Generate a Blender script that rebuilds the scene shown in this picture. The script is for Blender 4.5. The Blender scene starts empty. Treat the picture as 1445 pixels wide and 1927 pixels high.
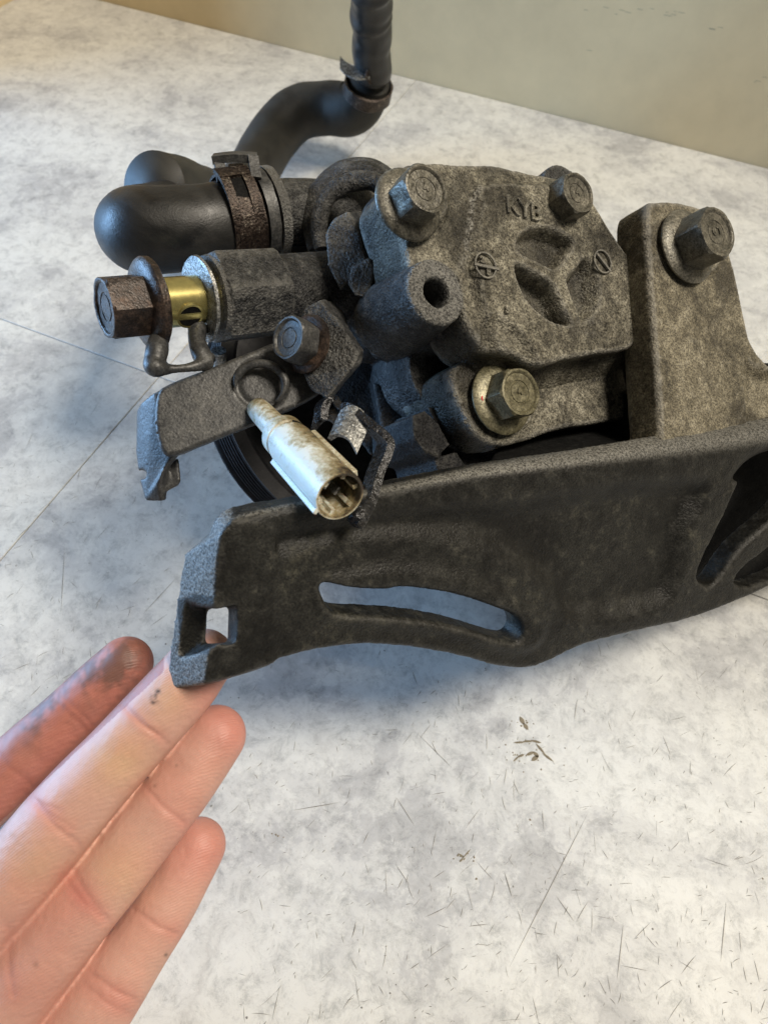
import bpy, bmesh, math, random
import numpy as np
from mathutils import Vector, Matrix, noise as mnoise
from mathutils.geometry import delaunay_2d_cdt
random.seed(7); rng = np.random.default_rng(7)
scene = bpy.context.scene
COL = scene.collection
R = math.radians
# ------------------------------------------------------------------ camera
# The table axes follow from the vanishing points of the tile joints (photo 1445 x 1927, focal length 1336 px).
FPX, CX, CY = 1336.0, 722.5, 963.5
def nrm(v): v = np.array(v, float); return v/np.linalg.norm(v)
X_c = -nrm((-5641-CX, -(-1469-CY), -FPX))       # along the wall, towards the right
Y_c = nrm((1735-CX, -(-951-CY), -FPX))          # away, along the other joint
Y_c = nrm(Y_c - X_c*np.dot(X_c, Y_c))
Z_c = np.cross(X_c, Y_c)
H = 0.29                                         # camera height over the table
def c2w(v): return Vector((float(np.dot(v, X_c)), float(np.dot(v, Y_c)), float(np.dot(v, Z_c))))
def ray(px, py): return c2w(np.array(((px-CX)/FPX, -(py-CY)/FPX, -1.0)))
r0 = ray(300, 709)
CAM = -r0*(H/(-r0.z)); CAM.z = H                 # the joint crossing is the origin
def P(px, py, d): return CAM + ray(px, py)*d     # a point at depth d (m) seen at photo pixel
def onz(px, py, z=0.0):
    r = ray(px, py); return CAM + r*((z-CAM.z)/r.z)
cam = bpy.data.cameras.new('camera'); camo = bpy.data.objects.new('camera', cam); COL.objects.link(camo)
cam.sensor_fit = 'VERTICAL'; cam.sensor_height = 34.6; cam.sensor_width = 26; cam.lens = 34.6*FPX/1927
cam.clip_start = 0.01; cam.clip_end = 50
Mr = Matrix(((X_c[0], X_c[1], X_c[2]), (Y_c[0], Y_c[1], Y_c[2]), (Z_c[0], Z_c[1], Z_c[2])))
camo.matrix_world = Matrix.Translation(CAM) @ Mr.to_4x4()
cam.dof.use_dof = True; cam.dof.focus_distance = 0.225; cam.dof.aperture_fstop = 20
scene.camera = camo
# ------------------------------------------------------------------ light
w = bpy.data.worlds.new('World'); scene.world = w; w.use_nodes = True
bg = w.node_tree.nodes['Background']; bg.inputs[0].default_value = (1.0, 0.96, 0.88, 1); bg.inputs[1].default_value = 0.14
def area(name, loc, target, sx, sy, power, col, spread=180):
    l = bpy.data.lights.new(name, 'AREA'); l.shape = 'RECTANGLE'; l.size = sx; l.size_y = sy
    l.energy = power; l.color = col
    l.spread = R(spread)
    o = bpy.data.objects.new(name, l); COL.objects.link(o); o.location = loc
    d = Vector(target)-Vector(loc); o.rotation_euler = d.to_track_quat('-Z', 'Y').to_euler()
    return o
PC = P(850, 650, 0.25)
# window daylight, low from the left; warm room light from above and behind
wd = c2w(np.array((-1.0, 0.0, 0.42))); wd.z = 0; wd.normalize(); wd.z = .10; wd.y = -.16
area('window_light', PC + wd*1.7, PC, 0.8, 0.6, 37.0, (0.33, 0.60, 1.0), 180)
area('ceiling_light', PC + Vector((0.60, 0.12, 1.16))*1.7, PC, 0.62, 0.62, 63.0, (1.0, 0.905, 0.765))
scene.view_settings.view_transform = 'Standard'; scene.view_settings.look = 'None'
scene.view_settings.exposure = -0.08; scene.view_settings.gamma = 1.0
scene.render.engine = 'CYCLES'; scene.cycles.use_denoising = True
scene.cycles.max_bounces = 6
# ------------------------------------------------------------------ helpers: objects
OFF = {}
def tag(o, label=None, cat=None, group=None, kind=None):
    if label: o['label'] = label
    if cat: o['category'] = cat
    if group: o['group'] = group
    if kind: o['kind'] = kind
    return o
def empty(name, loc, parent=None):
    o = bpy.data.objects.new(name, None); COL.objects.link(o); o.empty_display_size = 0.01
    if parent: o.parent = parent; OFF[o.name] = OFF[parent.name]
    else: o.location = loc; OFF[o.name] = Vector(loc)
    return o
def mk(name, verts, faces, mat, parent=None, smooth=True, origin=None):
    me = bpy.data.meshes.new(name)
    off = OFF[parent.name] if parent else Vector(origin if origin is not None else (0, 0, 0))
    V = np.array([tuple(v) for v in verts], float) - np.array(off)
    me.from_pydata(V.tolist(), [], faces if isinstance(faces, list) else faces.tolist())
    me.update()
    if mat: me.materials.append(mat)
    if smooth: me.polygons.foreach_set('use_smooth', [True]*len(me.polygons))
    o = bpy.data.objects.new(name, me); COL.objects.link(o)
    if parent: o.parent = parent
    else: o.location = off
    OFF[o.name] = off
    return o
def fixn(o):
    bm = bmesh.new(); bm.from_mesh(o.data); bmesh.ops.recalc_face_normals(bm, faces=bm.faces); bm.to_mesh(o.data); bm.free(); return o
def bevel(o, width, seg=2, ang=30):
    m = o.modifiers.new('bevel', 'BEVEL'); m.width = width; m.segments = seg; m.limit_method = 'ANGLE'; m.angle_limit = R(ang)
    m.harden_normals = False
    return o
def sharp(o, ang=35):
    bm = bmesh.new(); bm.from_mesh(o.data)
    for e in bm.edges:
        if len(e.link_faces) == 2 and e.calc_face_angle(0) > R(ang): e.smooth = False
    bm.to_mesh(o.data); bm.free(); return o
class Geo:
    def __init__(s): s.v = []; s.f = []
    def add(s, vs, fs):
        n = len(s.v); s.v += [Vector(v) for v in vs]; s.f += [[i+n for i in f] for f in fs]; return s
    def grow(s, g): return s.add(g.v, g.f)
def basis(a):
    a = Vector(a).normalized(); t = Vector((0, 0, 1)) if abs(a.z) < .9 else Vector((1, 0, 0))
    x = a.cross(t).normalized(); return x, a.cross(x).normalized(), a
def lathe(p, axis, prof, seg=32, ngon=None, rot=0, bx=None, closed=False):
    """prof: list of (radius, height along axis); first and last rings are capped"""
    x, y, a = basis(axis)
    if bx is not None:
        x = (Vector(bx)-a*Vector(bx).dot(a)).normalized(); y = a.cross(x)
    g = Geo(); vs = []; fs = []
    for (r, h) in prof:
        for k in range(seg):
            t = 2*math.pi*k/seg+rot; vs.append(p + a*h + (x*math.cos(t)+y*math.sin(t))*r)
    for i in range(len(prof)-1):
        for k in range(seg):
            k2 = (k+1) % seg; fs.append([i*seg+k, i*seg+k2, (i+1)*seg+k2, (i+1)*seg+k])
    if closed:
        i = len(prof)-1
        for k in range(seg):
            k2 = (k+1) % seg; fs.append([i*seg+k, i*seg+k2, k2, k])
    else:
        fs.append(list(range(seg))[::-1]); fs.append([(len(prof)-1)*seg+k for k in range(seg)])
    return g.add(vs, fs)
def hexagon(p, axis, rc, h, rot=0, chamfer=.0006, recess=0.0007, rr=.62):
    """six-sided head: prism with rounded corners, domed chamfer and a shallow dish in the top"""
    seg = 48; x, y, a = basis(axis); vs = []; fs = []
    def hr(t, k):   # hex radius blended to circle
        s = (t-rot) % (math.pi/3); s = abs(s-math.pi/6)
        return min(rc*math.cos(math.pi/6)/math.cos(math.pi/6-s) if False else rc*.866/math.cos(s), rc*k)
    rings = [(0, .985, 1.0), (h*.80, .985, 1.0), (h*.93, .95, 1.0), (h, .88, 1.0)]
    for (hh, k, _) in rings:
        for i in range(seg):
            t = 2*math.pi*i/seg+.003; r = hr(t, k); vs.append(p+a*hh+(x*math.cos(t)+y*math.sin(t))*r)
    for (hh, rad) in ((h+.00005, .80), (h-recess*.2, .76), (h-recess, .72), (h-recess, .46), (h-recess-.00025, .44), (h-recess-.00025, .40), (h-recess, .38), (h-recess*.9, .1)):
        for i in range(seg):
            t = 2*math.pi*i/seg+.003; vs.append(p+a*hh+(x*math.cos(t)+y*math.sin(t))*rc*rad)
    nr = len(vs)//seg
    for i in range(nr-1):
        for k in range(seg):
            k2 = (k+1) % seg; fs.append([i*seg+k, i*seg+k2, (i+1)*seg+k2, (i+1)*seg+k])
    fs.append(list(range(seg))[::-1]); fs.append([(nr-1)*seg+k for k in range(seg)])
    return Geo().add(vs, fs)
def crom(pts, n, closed=False):
    pts = [np.array(tuple(p), float) for p in pts]; out = []
    m = len(pts); rngi = range(m if closed else m-1)
    for i in rngi:
        p0 = pts[(i-1) % m] if (closed or i > 0) else 2*pts[0]-pts[1]
        p1 = pts[i]; p2 = pts[(i+1) % m]
        p3 = pts[(i+2) % m] if (closed or i+2 < m) else 2*pts[-1]-pts[-2]
        for k in range(n):
            t = k/n; out.append(.5*((2*p1)+(-p0+p2)*t+(2*p0-5*p1+4*p2-p3)*t*t+(-p0+3*p1-3*p2+p3)*t**3))
    if not closed: out.append(pts[-1])
    return out
def tube(pts, rad, seg=24, n=8, cap=True, flat=1.0, flatdir=None):
    """pts: Vectors; rad: radius per point; smooth sweep"""
    c = crom([tuple(p)+(r,) for p, r in zip(pts, rad)], n)
    C = [Vector(q[:3]) for q in c]; RR = [float(q[3]) for q in c]
    vs = []; fs = []; T = []
    for i in range(len(C)):
        T.append((C[min(i+1, len(C)-1)]-C[max(i-1, 0)]).normalized())
    up = flatdir if flatdir is not None else basis(T[0])[0]
    for i, (p, r, t) in enumerate(zip(C, RR, T)):
        up = (up-t*up.dot(t)).normalized(); s = t.cross(up)
        for k in range(seg):
            a = 2*math.pi*k/seg; vs.append(p+up*math.cos(a)*r*flat+s*math.sin(a)*r)
    for i in range(len(C)-1):
        for k in range(seg):
            k2 = (k+1) % seg; fs.append([i*seg+k, i*seg+k2, (i+1)*seg+k2, (i+1)*seg+k])
    if cap:
        fs.append(list(range(seg))[::-1]); fs.append([(len(C)-1)*seg+k for k in range(seg)])
    return Geo().add(vs, fs)
class Frame:
    def __init__(s, o, n_cam, up_cam=(0, 1, 0)):
        n = nrm(n_cam); u = nrm(np.array(up_cam)-n*np.dot(up_cam, n)); x = np.cross(u, n)
        s.o = Vector(o); s.x = c2w(x); s.y = c2w(u); s.z = c2w(n)
    def w(s, u, v, h=0): return s.o+s.x*u+s.y*v+s.z*h
    def pt(s, px, py, h=0):
        r = ray(px, py); t = (s.o+s.z*h-CAM).dot(s.z)/r.dot(s.z); return CAM+r*t
    def uv(s, px, py, h=0):
        d = s.pt(px, py, h)-s.o; return (d.dot(s.x), d.dot(s.y))
def prism(fr, pts_px, w0, w1, sc=1.0, at=None):
    """outline given where it is seen on plane w0, extruded along the frame normal to w1 (optionally scaled)"""
    a = w0 if at is None else at
    q = [fr.uv(x, y, a) for x, y in pts_px]; n = len(q)
    cu = sum(p[0] for p in q)/n; cv = sum(p[1] for p in q)/n
    vs = [fr.w(u, v, w0) for u, v in q]+[fr.w(cu+(u-cu)*sc, cv+(v-cv)*sc, w1) for u, v in q]
    fs = [list(range(n)), [n+i for i in range(n)][::-1]]+[[i, (i+1) % n, n+(i+1) % n, n+i] for i in range(n)]
    g = Geo().add(vs, fs)
    return g
def loft2(A, B):
    n = len(A); fs = [list(range(n)), [n+i for i in range(n)][::-1]]+[[i, (i+1) % n, n+(i+1) % n, n+i] for i in range(n)]
    return Geo().add(list(A)+list(B), fs)
def rough(o, amp, scale, seed=0., amp2=0., scale2=1.):
    me = o.data; n = len(me.vertices)
    co = np.empty(n*3); me.vertices.foreach_get('co', co); co = co.reshape(-1, 3)
    nn = np.empty(n*3); me.vertices.foreach_get('normal', nn); nn = nn.reshape(-1, 3)
    d = np.array([amp*mnoise.noise(Vector(c*scale+seed))+(amp2*mnoise.noise(Vector(c*scale2+seed)) if amp2 else 0) for c in co])
    co += nn*d[:, None]; me.vertices.foreach_set('co', co.ravel()); me.update(); return o
def blob(name, geos, voxel, mat, parent, smooth=4, cuts=None, amp=.00007, scale=900, amp2=.0003, scale2=160, origin=None):
    """closed shells -> one cast volume with softened joints"""
    def mkraw(gs, nm):
        gg = Geo()
        for g in gs: gg.grow(g)
        o = mk(nm, gg.v, gg.f, None); return fixn_islands(o)
    def fixn_islands(o):
        bm = bmesh.new(); bm.from_mesh(o.data); bmesh.ops.recalc_face_normals(bm, faces=bm.faces)
        bm.to_mesh(o.data); bm.free(); return o
    o = mkraw(geos, 'raw')
    m = o.modifiers.new('r', 'REMESH'); m.mode = 'VOXEL'; m.voxel_size = voxel
    ex = []
    if cuts:
        for c in cuts:
            k = mkraw([c], 'cut'); ex.append(k)
            b = o.modifiers.new('b', 'BOOLEAN'); b.operation = 'DIFFERENCE'; b.solver = 'EXACT'; b.object = k
        m = o.modifiers.new('r2', 'REMESH'); m.mode = 'VOXEL'; m.voxel_size = voxel
    if smooth:
        s = o.modifiers.new('s', 'SMOOTH'); s.factor = .5; s.iterations = smooth
    bpy.context.view_layer.update()
    dg = bpy.context.evaluated_depsgraph_get(); me = bpy.data.meshes.new_from_object(o.evaluated_get(dg))
    for q in [o]+ex: OFF.pop(q.name, None); bpy.data.objects.remove(q)
    off = OFF[parent.name] if parent else Vector(origin)
    me.transform(Matrix.Translation(-off)); me.name = name
    me.materials.clear(); me.materials.append(mat)
    me.polygons.foreach_set('use_smooth', [True]*len(me.polygons))
    n = bpy.data.objects.new(name, me); COL.objects.link(n)
    if parent: n.parent = parent
    else: n.location = off
    OFF[n.name] = off
    if amp: rough(n, amp, scale, 3.1, amp2, scale2)
    return n
def sdf(pts, poly):
    P_ = np.asarray(pts); A = np.asarray(poly); B = np.roll(A, -1, 0)
    d = np.full(len(P_), 1e9); ins = np.zeros(len(P_), bool)
    for a, b in zip(A, B):
        ab = b-a; ap = P_-a; t = np.clip((ap@ab)/max(ab@ab, 1e-18), 0, 1)
        q = ap-t[:, None]*ab; d = np.minimum(d, np.hypot(q[:, 0], q[:, 1]))
        c = ((a[1] > P_[:, 1]) != (b[1] > P_[:, 1]))
        with np.errstate(divide='ignore', invalid='ignore'):
            xi = (b[0]-a[0])*(P_[:, 1]-a[1])/(b[1]-a[1])+a[0]
        ins ^= c & (P_[:, 0] < xi)
    return np.where(ins, -d, d)
def pldist(pts, line):
    P_ = np.asarray(pts); d = np.full(len(P_), 1e9)
    for a, b in zip(line[:-1], line[1:]):
        a = np.array(a); b = np.array(b); ab = b-a; ap = P_-a; t = np.clip((ap@ab)/max(ab@ab, 1e-18), 0, 1)
        q = ap-t[:, None]*ab; d = np.minimum(d, np.hypot(q[:, 0], q[:, 1]))
    return d
def sstep(x): x = np.clip(x, 0, 1); return x*x*(3-2*x)
def resample(poly, s, closed=True):
    out = []; n = len(poly)
    for i in range(n if closed else n-1):
        a = np.array(poly[i]); b = np.array(poly[(i+1) % n]); L = np.linalg.norm(b-a); k = max(1, int(round(L/s)))
        for j in range(k): out.append(a+(b-a)*j/k)
    return out
def relief(name, fr, outline, w0, thick, mat, parent, feats=(), holes=(), sp=.0006, rnd=.0015, shift=None, hfun=None,
           smooth_outline=True, amp=.00005, scale=900, amp2=.00022, scale2=150, levels=8, taper=0.0):
    """cast plate: outline seen on plane w0 of the frame, real thickness, moulded front with raised and sunk features"""
    def touv(l, sm=True):
        q = [fr.uv(x, y, w0) for x, y in l]
        if sm: q = [tuple(z) for z in crom(q, 6, True)]
        return resample(q, sp)
    loops = [touv(outline, smooth_outline)]+[touv(h) for h in holes]
    pts = []; edges = []
    for L in loops:
        b = len(pts); n = len(L); pts += [Vector((float(p[0])*1000, float(p[1])*1000)) for p in L]; edges += [(b+i, b+(i+1) % n) for i in range(n)]
    A = np.array(loops[0]); lo = A.min(0); hi = A.max(0)
    gx, gy = np.meshgrid(np.arange(lo[0], hi[0], sp), np.arange(lo[1], hi[1], sp*.92)); gx[1::2] += sp*.5
    G = np.stack([gx.ravel(), gy.ravel()], 1)
    def region(Q):
        s = sdf(Q, loops[0])
        for h in loops[1:]: s = np.maximum(s, -sdf(Q, h))
        return s
    G = G[region(G) < -sp*.55]
    pts += [Vector((float(a)*1000, float(b)*1000)) for a, b in G]
    r = delaunay_2d_cdt(pts, edges, [], 0, 1e-5)
    V = np.array([tuple(v) for v in r[0]])/1000; F = np.array(r[2])
    cen = V[F].mean(1); F = F[region(cen) < 0]
    dist = -region(V); dist = np.clip(dist, 0, None)
    h = np.zeros(len(V))
    for ft in feats:
        if ft[0] == 'poly':
            q = [fr.uv(x, y, w0) for x, y in ft[1]]
            if len(ft) < 5 or ft[4]: q = crom(q, 5, True)
            h += ft[2]*sstep(-sdf(V, q)/ft[3])
        elif ft[0] == 'circ':
            c = fr.uv(ft[1][0], ft[1][1], w0); rr = np.hypot(V[:, 0]-c[0], V[:, 1]-c[1]); h += ft[3]*sstep((ft[2]-rr)/ft[4])
        elif ft[0] == 'line':
            q = [fr.uv(x, y, w0) for x, y in ft[1]]; h += ft[3]*sstep(1-pldist(V, q)/ft[2])
    if hfun is not None: h += hfun(V, fr, dist)
    rd = np.full(len(V), rnd) if not callable(rnd) else rnd(V, fr)
    dd = np.clip(dist, 0, rd); edge = rd-np.sqrt(np.maximum(rd**2-(rd-dd)**2, 0)); h -= edge
    W = w0+h
    n = len(V); Z = [fr.w(V[i, 0], V[i, 1], W[i]) for i in range(n)]
    faces = [list(map(int, f)) for f in F]
    # boundary
    cnt = {}
    for f in faces:
        for i in range(3):
            a, b = f[i], f[(i+1) % 3]; cnt[(a, b)] = 1
    be = [(a, b) for (a, b) in cnt if (b, a) not in cnt]
    bv = sorted({a for e in be for a in e}); idx = {v: i for i, v in enumerate(bv)}
    c0 = V.mean(0)
    rows = [bv]
    for l in range(1, levels+1):
        t = l/levels; base = len(Z); row = []
        for v in bv:
            u, q = V[v]; du, dv = shift(u, q, fr) if shift else (0, 0)
            th = thick
            wz = W[v]*(1-t)+(w0-th)*t
            Z.append(fr.w(u+du*t+(u-c0[0])*taper*t, q+dv*t+(q-c0[1])*taper*t, wz)); row.append(len(Z)-1)
        rows.append(row)
    for l in range(levels):
        for a, b in be: faces.append([rows[l][idx[b]], rows[l][idx[a]], rows[l+1][idx[a]], rows[l+1][idx[b]]])
    # back sheet
    last = rows[-1]; mp = {v: last[idx[v]] for v in bv}
    for i in range(n):
        if i not in mp:
            du, dv = shift(V[i, 0], V[i, 1], fr) if shift else (0, 0)
            mp[i] = len(Z); Z.append(fr.w(V[i, 0]+du+(V[i, 0]-c0[0])*taper, V[i, 1]+dv+(V[i, 1]-c0[1])*taper, w0-thick))
    faces += [[mp[f[2]], mp[f[1]], mp[f[0]]] for f in faces[:len(F)]]
    o = mk(name, Z, faces, mat, parent); fixn(o)
    if amp: rough(o, amp, scale, 1.7, amp2, scale2)
    return o
# ------------------------------------------------------------------ helpers: materials
def newmat(name):
    m = bpy.data.materials.new(name); m.use_nodes = True; nt = m.node_tree
    return m, nt, nt.nodes['Principled BSDF']
def N(nt, t, **k):
    n = nt.nodes.new(t)
    for a, b in k.items():
        if a == 'ins':
            for i, v in b.items(): n.inputs[i].default_value = v
        else: setattr(n, a, b)
    return n
def ramp(nt, src, stops, interp='LINEAR'):
    n = nt.nodes.new('ShaderNodeValToRGB'); cr = n.color_ramp; cr.interpolation = interp
    while len(cr.elements) < len(stops): cr.elements.new(.5)
    for e, (p, c) in zip(cr.elements, stops): e.position = p; e.color = (c if len(c) == 4 else tuple(c)+(1,)) if not isinstance(c, (int, float)) else (c, c, c, 1)
    nt.links.new(src, n.inputs[0]); return n
def noisen(nt, co, scale, detail=4, rough_=.6, dist=0.0):
    n = N(nt, 'ShaderNodeTexNoise'); n.inputs['Scale'].default_value = scale; n.inputs['Detail'].default_value = detail
    n.inputs['Roughness'].default_value = rough_; n.inputs['Distortion'].default_value = dist; nt.links.new(co, n.inputs['Vector']); return n
def mixc(nt, fac, a, b, mode='MIX'):
    n = N(nt, 'ShaderNodeMix', data_type='RGBA', blend_type=mode)
    for s, v in ((n.inputs[0], fac), (n.inputs[6], a), (n.inputs[7], b)):
        if hasattr(v, 'is_linked') or hasattr(v, 'links'): nt.links.new(v, s)
        else: s.default_value = v if not isinstance(v, tuple) else (v if len(v) == 4 else v+(1,))
    return n.outputs[2]
def mathn(nt, op, a, b=0.0, c=None):
    n = N(nt, 'ShaderNodeMath', operation=op)
    for i, v in enumerate((a, b) if c is None else (a, b, c)):
        if hasattr(v, 'links'): nt.links.new(v, n.inputs[i])
        else: n.inputs[i].default_value = v
    return n.outputs[0]
def cast_mat(name, dark, mid, light, metal=.25, rlo=.38, rhi=.7, grit=1500, bump=.5, dist=.00035, patch=70, speck=.5, bal=.5, spec=.5, wear_lit=0., wear_lit_col=(.36, .35, .32), oil=0.):
    m, nt, b = newmat(name); co = N(nt, 'ShaderNodeTexCoord').outputs['Object']
    big = noisen(nt, co, patch, 5, .65, .4); med = noisen(nt, co, patch*6, 4, .65); fine = noisen(nt, co, grit, 3, .7)
    f = mathn(nt, 'ADD', mathn(nt, 'MULTIPLY', big.outputs[0], .55), mathn(nt, 'MULTIPLY', med.outputs[0], .45))
    c1 = ramp(nt, f, [(bal-.14, dark), (bal, mid), (bal+.13, light)]).outputs[0]
    sp = ramp(nt, fine.outputs[0], [(.38, (0, 0, 0)), (.5, (.5, .5, .5)), (.62, (1, 1, 1))]).outputs[0]
    c2 = mixc(nt, speck, c1, sp, 'OVERLAY')
    ga = N(nt, 'ShaderNodeAttribute', attribute_name='dark_mask').outputs['Fac']  # mask that darkens and smooths side walls and set spots
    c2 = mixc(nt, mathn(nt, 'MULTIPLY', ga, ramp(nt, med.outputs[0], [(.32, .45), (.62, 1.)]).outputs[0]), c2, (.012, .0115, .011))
    if oil:
        st = noisen(nt, co, 38, 6, .68, .8)
        om = ramp(nt, st.outputs[0], [(.50, 0.), (.60, .85)]).outputs[0]
        c2 = mixc(nt, mathn(nt, 'MULTIPLY', om, .8*oil), c2, (dark[0]*.45, dark[1]*.43, dark[2]*.42))
    pt = N(nt, 'ShaderNodeNewGeometry').outputs['Pointiness']
    wr = ramp(nt, mathn(nt, 'ADD', pt, mathn(nt, 'MULTIPLY', mathn(nt, 'SUBTRACT', med.outputs[0], .5), .12)), [(.508, 0.), (.575, 1.)]).outputs[0]
    wa = N(nt, 'ShaderNodeAttribute', attribute_name='wear_lit').outputs['Fac']  # real wear and bare metal, plus lit faces painted paler
    wr = mathn(nt, 'MULTIPLY', mathn(nt, 'MAXIMUM', mathn(nt, 'MULTIPLY', wr, wear_lit), mathn(nt, 'MULTIPLY', wa, ramp(nt, fine.outputs[0], [(.40, .15), (.58, 1.)]).outputs[0])), 1.0)
    c2 = mixc(nt, wr, c2, wear_lit_col)
    nt.links.new(c2, b.inputs['Base Color'])
    rr = N(nt, 'ShaderNodeMapRange'); nt.links.new(med.outputs[0], rr.inputs[0]); rr.inputs[1].default_value = .35; rr.inputs[2].default_value = .65
    rr.inputs[3].default_value = rlo; rr.inputs[4].default_value = rhi
    nt.links.new(mathn(nt, 'MULTIPLY', rr.outputs[0], mathn(nt, 'SUBTRACT', 1., mathn(nt, 'MULTIPLY', ga, .4))), b.inputs['Roughness'])
    b.inputs['Metallic'].default_value = metal; b.inputs['Specular IOR Level'].default_value = spec
    v = N(nt, 'ShaderNodeTexVoronoi'); v.inputs['Scale'].default_value = grit*.75; nt.links.new(co, v.inputs['Vector'])
    hsum = mathn(nt, 'ADD', mathn(nt, 'MULTIPLY', fine.outputs[0], 1.0), mathn(nt, 'MULTIPLY', v.outputs['Distance'], -.6))
    hsum = mathn(nt, 'ADD', hsum, mathn(nt, 'MULTIPLY', med.outputs[0], .8))
    bp = N(nt, 'ShaderNodeBump'); bp.inputs['Strength'].default_value = bump; bp.inputs['Distance'].default_value = dist
    nt.links.new(hsum, bp.inputs['Height']); nt.links.new(bp.outputs[0], b.inputs['Normal'])
    return m
M = {}
M['cover'] = cast_mat('grimy_aluminium', (.030, .027, .020), (.155, .142, .108), (.34, .318, .25), metal=.12, spec=.35, rlo=.36, rhi=.6, bal=.5, speck=.65, bump=1., dist=.0006, wear_lit=0.4, oil=1.)
M['body'] = cast_mat('oily_cast_body', (.011, .011, .012), (.044, .044, .0435), (.11, .109, .103), metal=.2, spec=.42, rlo=.28, rhi=.46, bump=1., dist=.0006, speck=.6, grit=1500, wear_lit=0.22, oil=1.)
M['blackish'] = cast_mat('blackened_casting', (.006, .006, .006), (.014, .014, .015), (.035, .034, .032), metal=.0, spec=.16, rlo=.4, rhi=.6, bump=.8, dist=.0005, speck=.7, wear_lit=.1)  # near-black casting for the lower and rear pieces
M['bracket'] = cast_mat('dark_cast_bracket', (.010, .0095, .008), (.0205, .0200, .0172), (.055, .052, .039), metal=.08, spec=.3, rlo=.38, rhi=.6, bal=.55, bump=.5, dist=.0004, patch=45, speck=.45, wear_lit=0.12, oil=1.)
M['arm'] = cast_mat('olive_cast_arm', (.045, .039, .027), (.135, .119, .083), (.25, .225, .165), metal=.12, spec=.35, rlo=.4, rhi=.65, bal=.49, patch=60, speck=.6, bump=.9, dist=.00045, wear_lit=0.5, oil=1.)
M['steel'] = cast_mat('dull_steel', (.04, .037, .03), (.105, .098, .078), (.19, .175, .14), metal=.35, rlo=.30, rhi=.48, bump=.4, dist=.00025, speck=.45)
M['rust'] = cast_mat('rusty_steel', (.016, .012, .010), (.040, .028, .022), (.11, .07, .05), metal=.4, rlo=.3, rhi=.5, bump=.5, dist=.00025, speck=.5)
M['blackmetal'] = cast_mat('black_stamped_steel', (.022, .022, .023), (.05, .05, .049), (.085, .083, .078), metal=.2, rlo=.38, rhi=.52, bump=.3, dist=.00025, speck=.4, patch=60)
M['greasyblack'] = cast_mat('greasy_black_steel', (.012, .012, .013), (.03, .03, .032), (.07, .07, .072), metal=.5, rlo=.16, rhi=.3, bump=.9, dist=.0004, speck=.5, patch=90, grit=900)
M['clamp'] = cast_mat('rusty_clamp', (.020, .013, .010), (.05, .036, .028), (.24, .21, .17), metal=.55, rlo=.3, rhi=.5, bump=.6, bal=.54, patch=160, speck=.6)
M['pulley'] = cast_mat('black_pulley', (.008, .008, .009), (.016, .016, .018), (.03, .03, .032), metal=0., spec=.2, rlo=.5, rhi=.62, bump=.1, speck=.2)
M['zinc'] = cast_mat('yellow_zinc_bolt', (.06, .053, .03), (.13, .118, .07), (.22, .20, .13), metal=.35, rlo=.32, rhi=.5, bump=.3, dist=.0002, speck=.4)
M['greasy'] = cast_mat('greasy_bright_metal', (.05, .05, .05), (.2, .2, .19), (.42, .42, .4), metal=.5, rlo=.22, rhi=.4, bump=.6, patch=150)
M['hole'] = cast_mat('near_black_fill', (.003, .003, .003), (.006, .006, .006), (.012, .012, .011), metal=0., rlo=.7, rhi=.9, spec=.15)  # near-black, paints the shade in holes and pockets; also the seal stripe
def rubber(name, c1, c2, rlo, rhi, bump=.12):
    m, nt, b = newmat(name); b.inputs['Specular IOR Level'].default_value = .35; co = N(nt, 'ShaderNodeTexCoord').outputs['Object']
    n1 = noisen(nt, co, 60, 5, .6, .6); n2 = noisen(nt, co, 1400, 2, .6)
    nt.links.new(ramp(nt, n1.outputs[0], [(.36, c1), (.66, c2)]).outputs[0], b.inputs['Base Color'])
    rr = N(nt, 'ShaderNodeMapRange'); nt.links.new(n1.outputs[0], rr.inputs[0]); rr.inputs[1].default_value = .35; rr.inputs[2].default_value = .65
    rr.inputs[3].default_value = rlo; rr.inputs[4].default_value = rhi; nt.links.new(rr.outputs[0], b.inputs['Roughness'])
    bp = N(nt, 'ShaderNodeBump'); bp.inputs['Strength'].default_value = bump; bp.inputs['Distance'].default_value = .0003
    nt.links.new(mathn(nt, 'ADD', n2.outputs[0], mathn(nt, 'MULTIPLY', n1.outputs[0], 3.)), bp.inputs['Height']); nt.links.new(bp.outputs[0], b.inputs['Normal'])
    return m
M['rubber'] = rubber('black_rubber', (.009, .009, .009), (.026, .025, .023), .34, .58, .3)
M['rubber_dusty'] = rubber('dusty_rubber', (.018, .0175, .016), (.040, .038, .032), .5, .65)
M['tape'] = rubber('taped_hose', (.012, .012, .012), (.025, .024, .023), .3, .42, .3)
def plain(name, col, rough_=.5, metal=0., var=.25, scale=400, bump=.1):
    m, nt, b = newmat(name); co = N(nt, 'ShaderNodeTexCoord').outputs['Object']; n1 = noisen(nt, co, scale, 5, .6)
    lo = tuple(c*(1-var) for c in col); hi = tuple(min(1, c*(1+var)) for c in col)
    nt.links.new(ramp(nt, n1.outputs[0], [(.3, lo), (.7, hi)]).outputs[0], b.inputs['Base Color'])
    b.inputs['Roughness'].default_value = rough_; b.inputs['Metallic'].default_value = metal
    bp = N(nt, 'ShaderNodeBump'); bp.inputs['Strength'].default_value = bump; bp.inputs['Distance'].default_value = .0003
    nt.links.new(n1.outputs[0], bp.inputs['Height']); nt.links.new(bp.outputs[0], b.inputs['Normal']); return m
M['brass'] = plain('yellow_passivated_brass', (.50, .43, .17), .24, .85, .15, 500, .05)
M['red'] = plain('red_paint', (.5, .04, .04), .5)
M['crumb'] = plain('gritty_crumb', (.20, .165, .11), .8)
M['seam'] = plain('dark_joint', (.06, .055, .05), .8)
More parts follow.
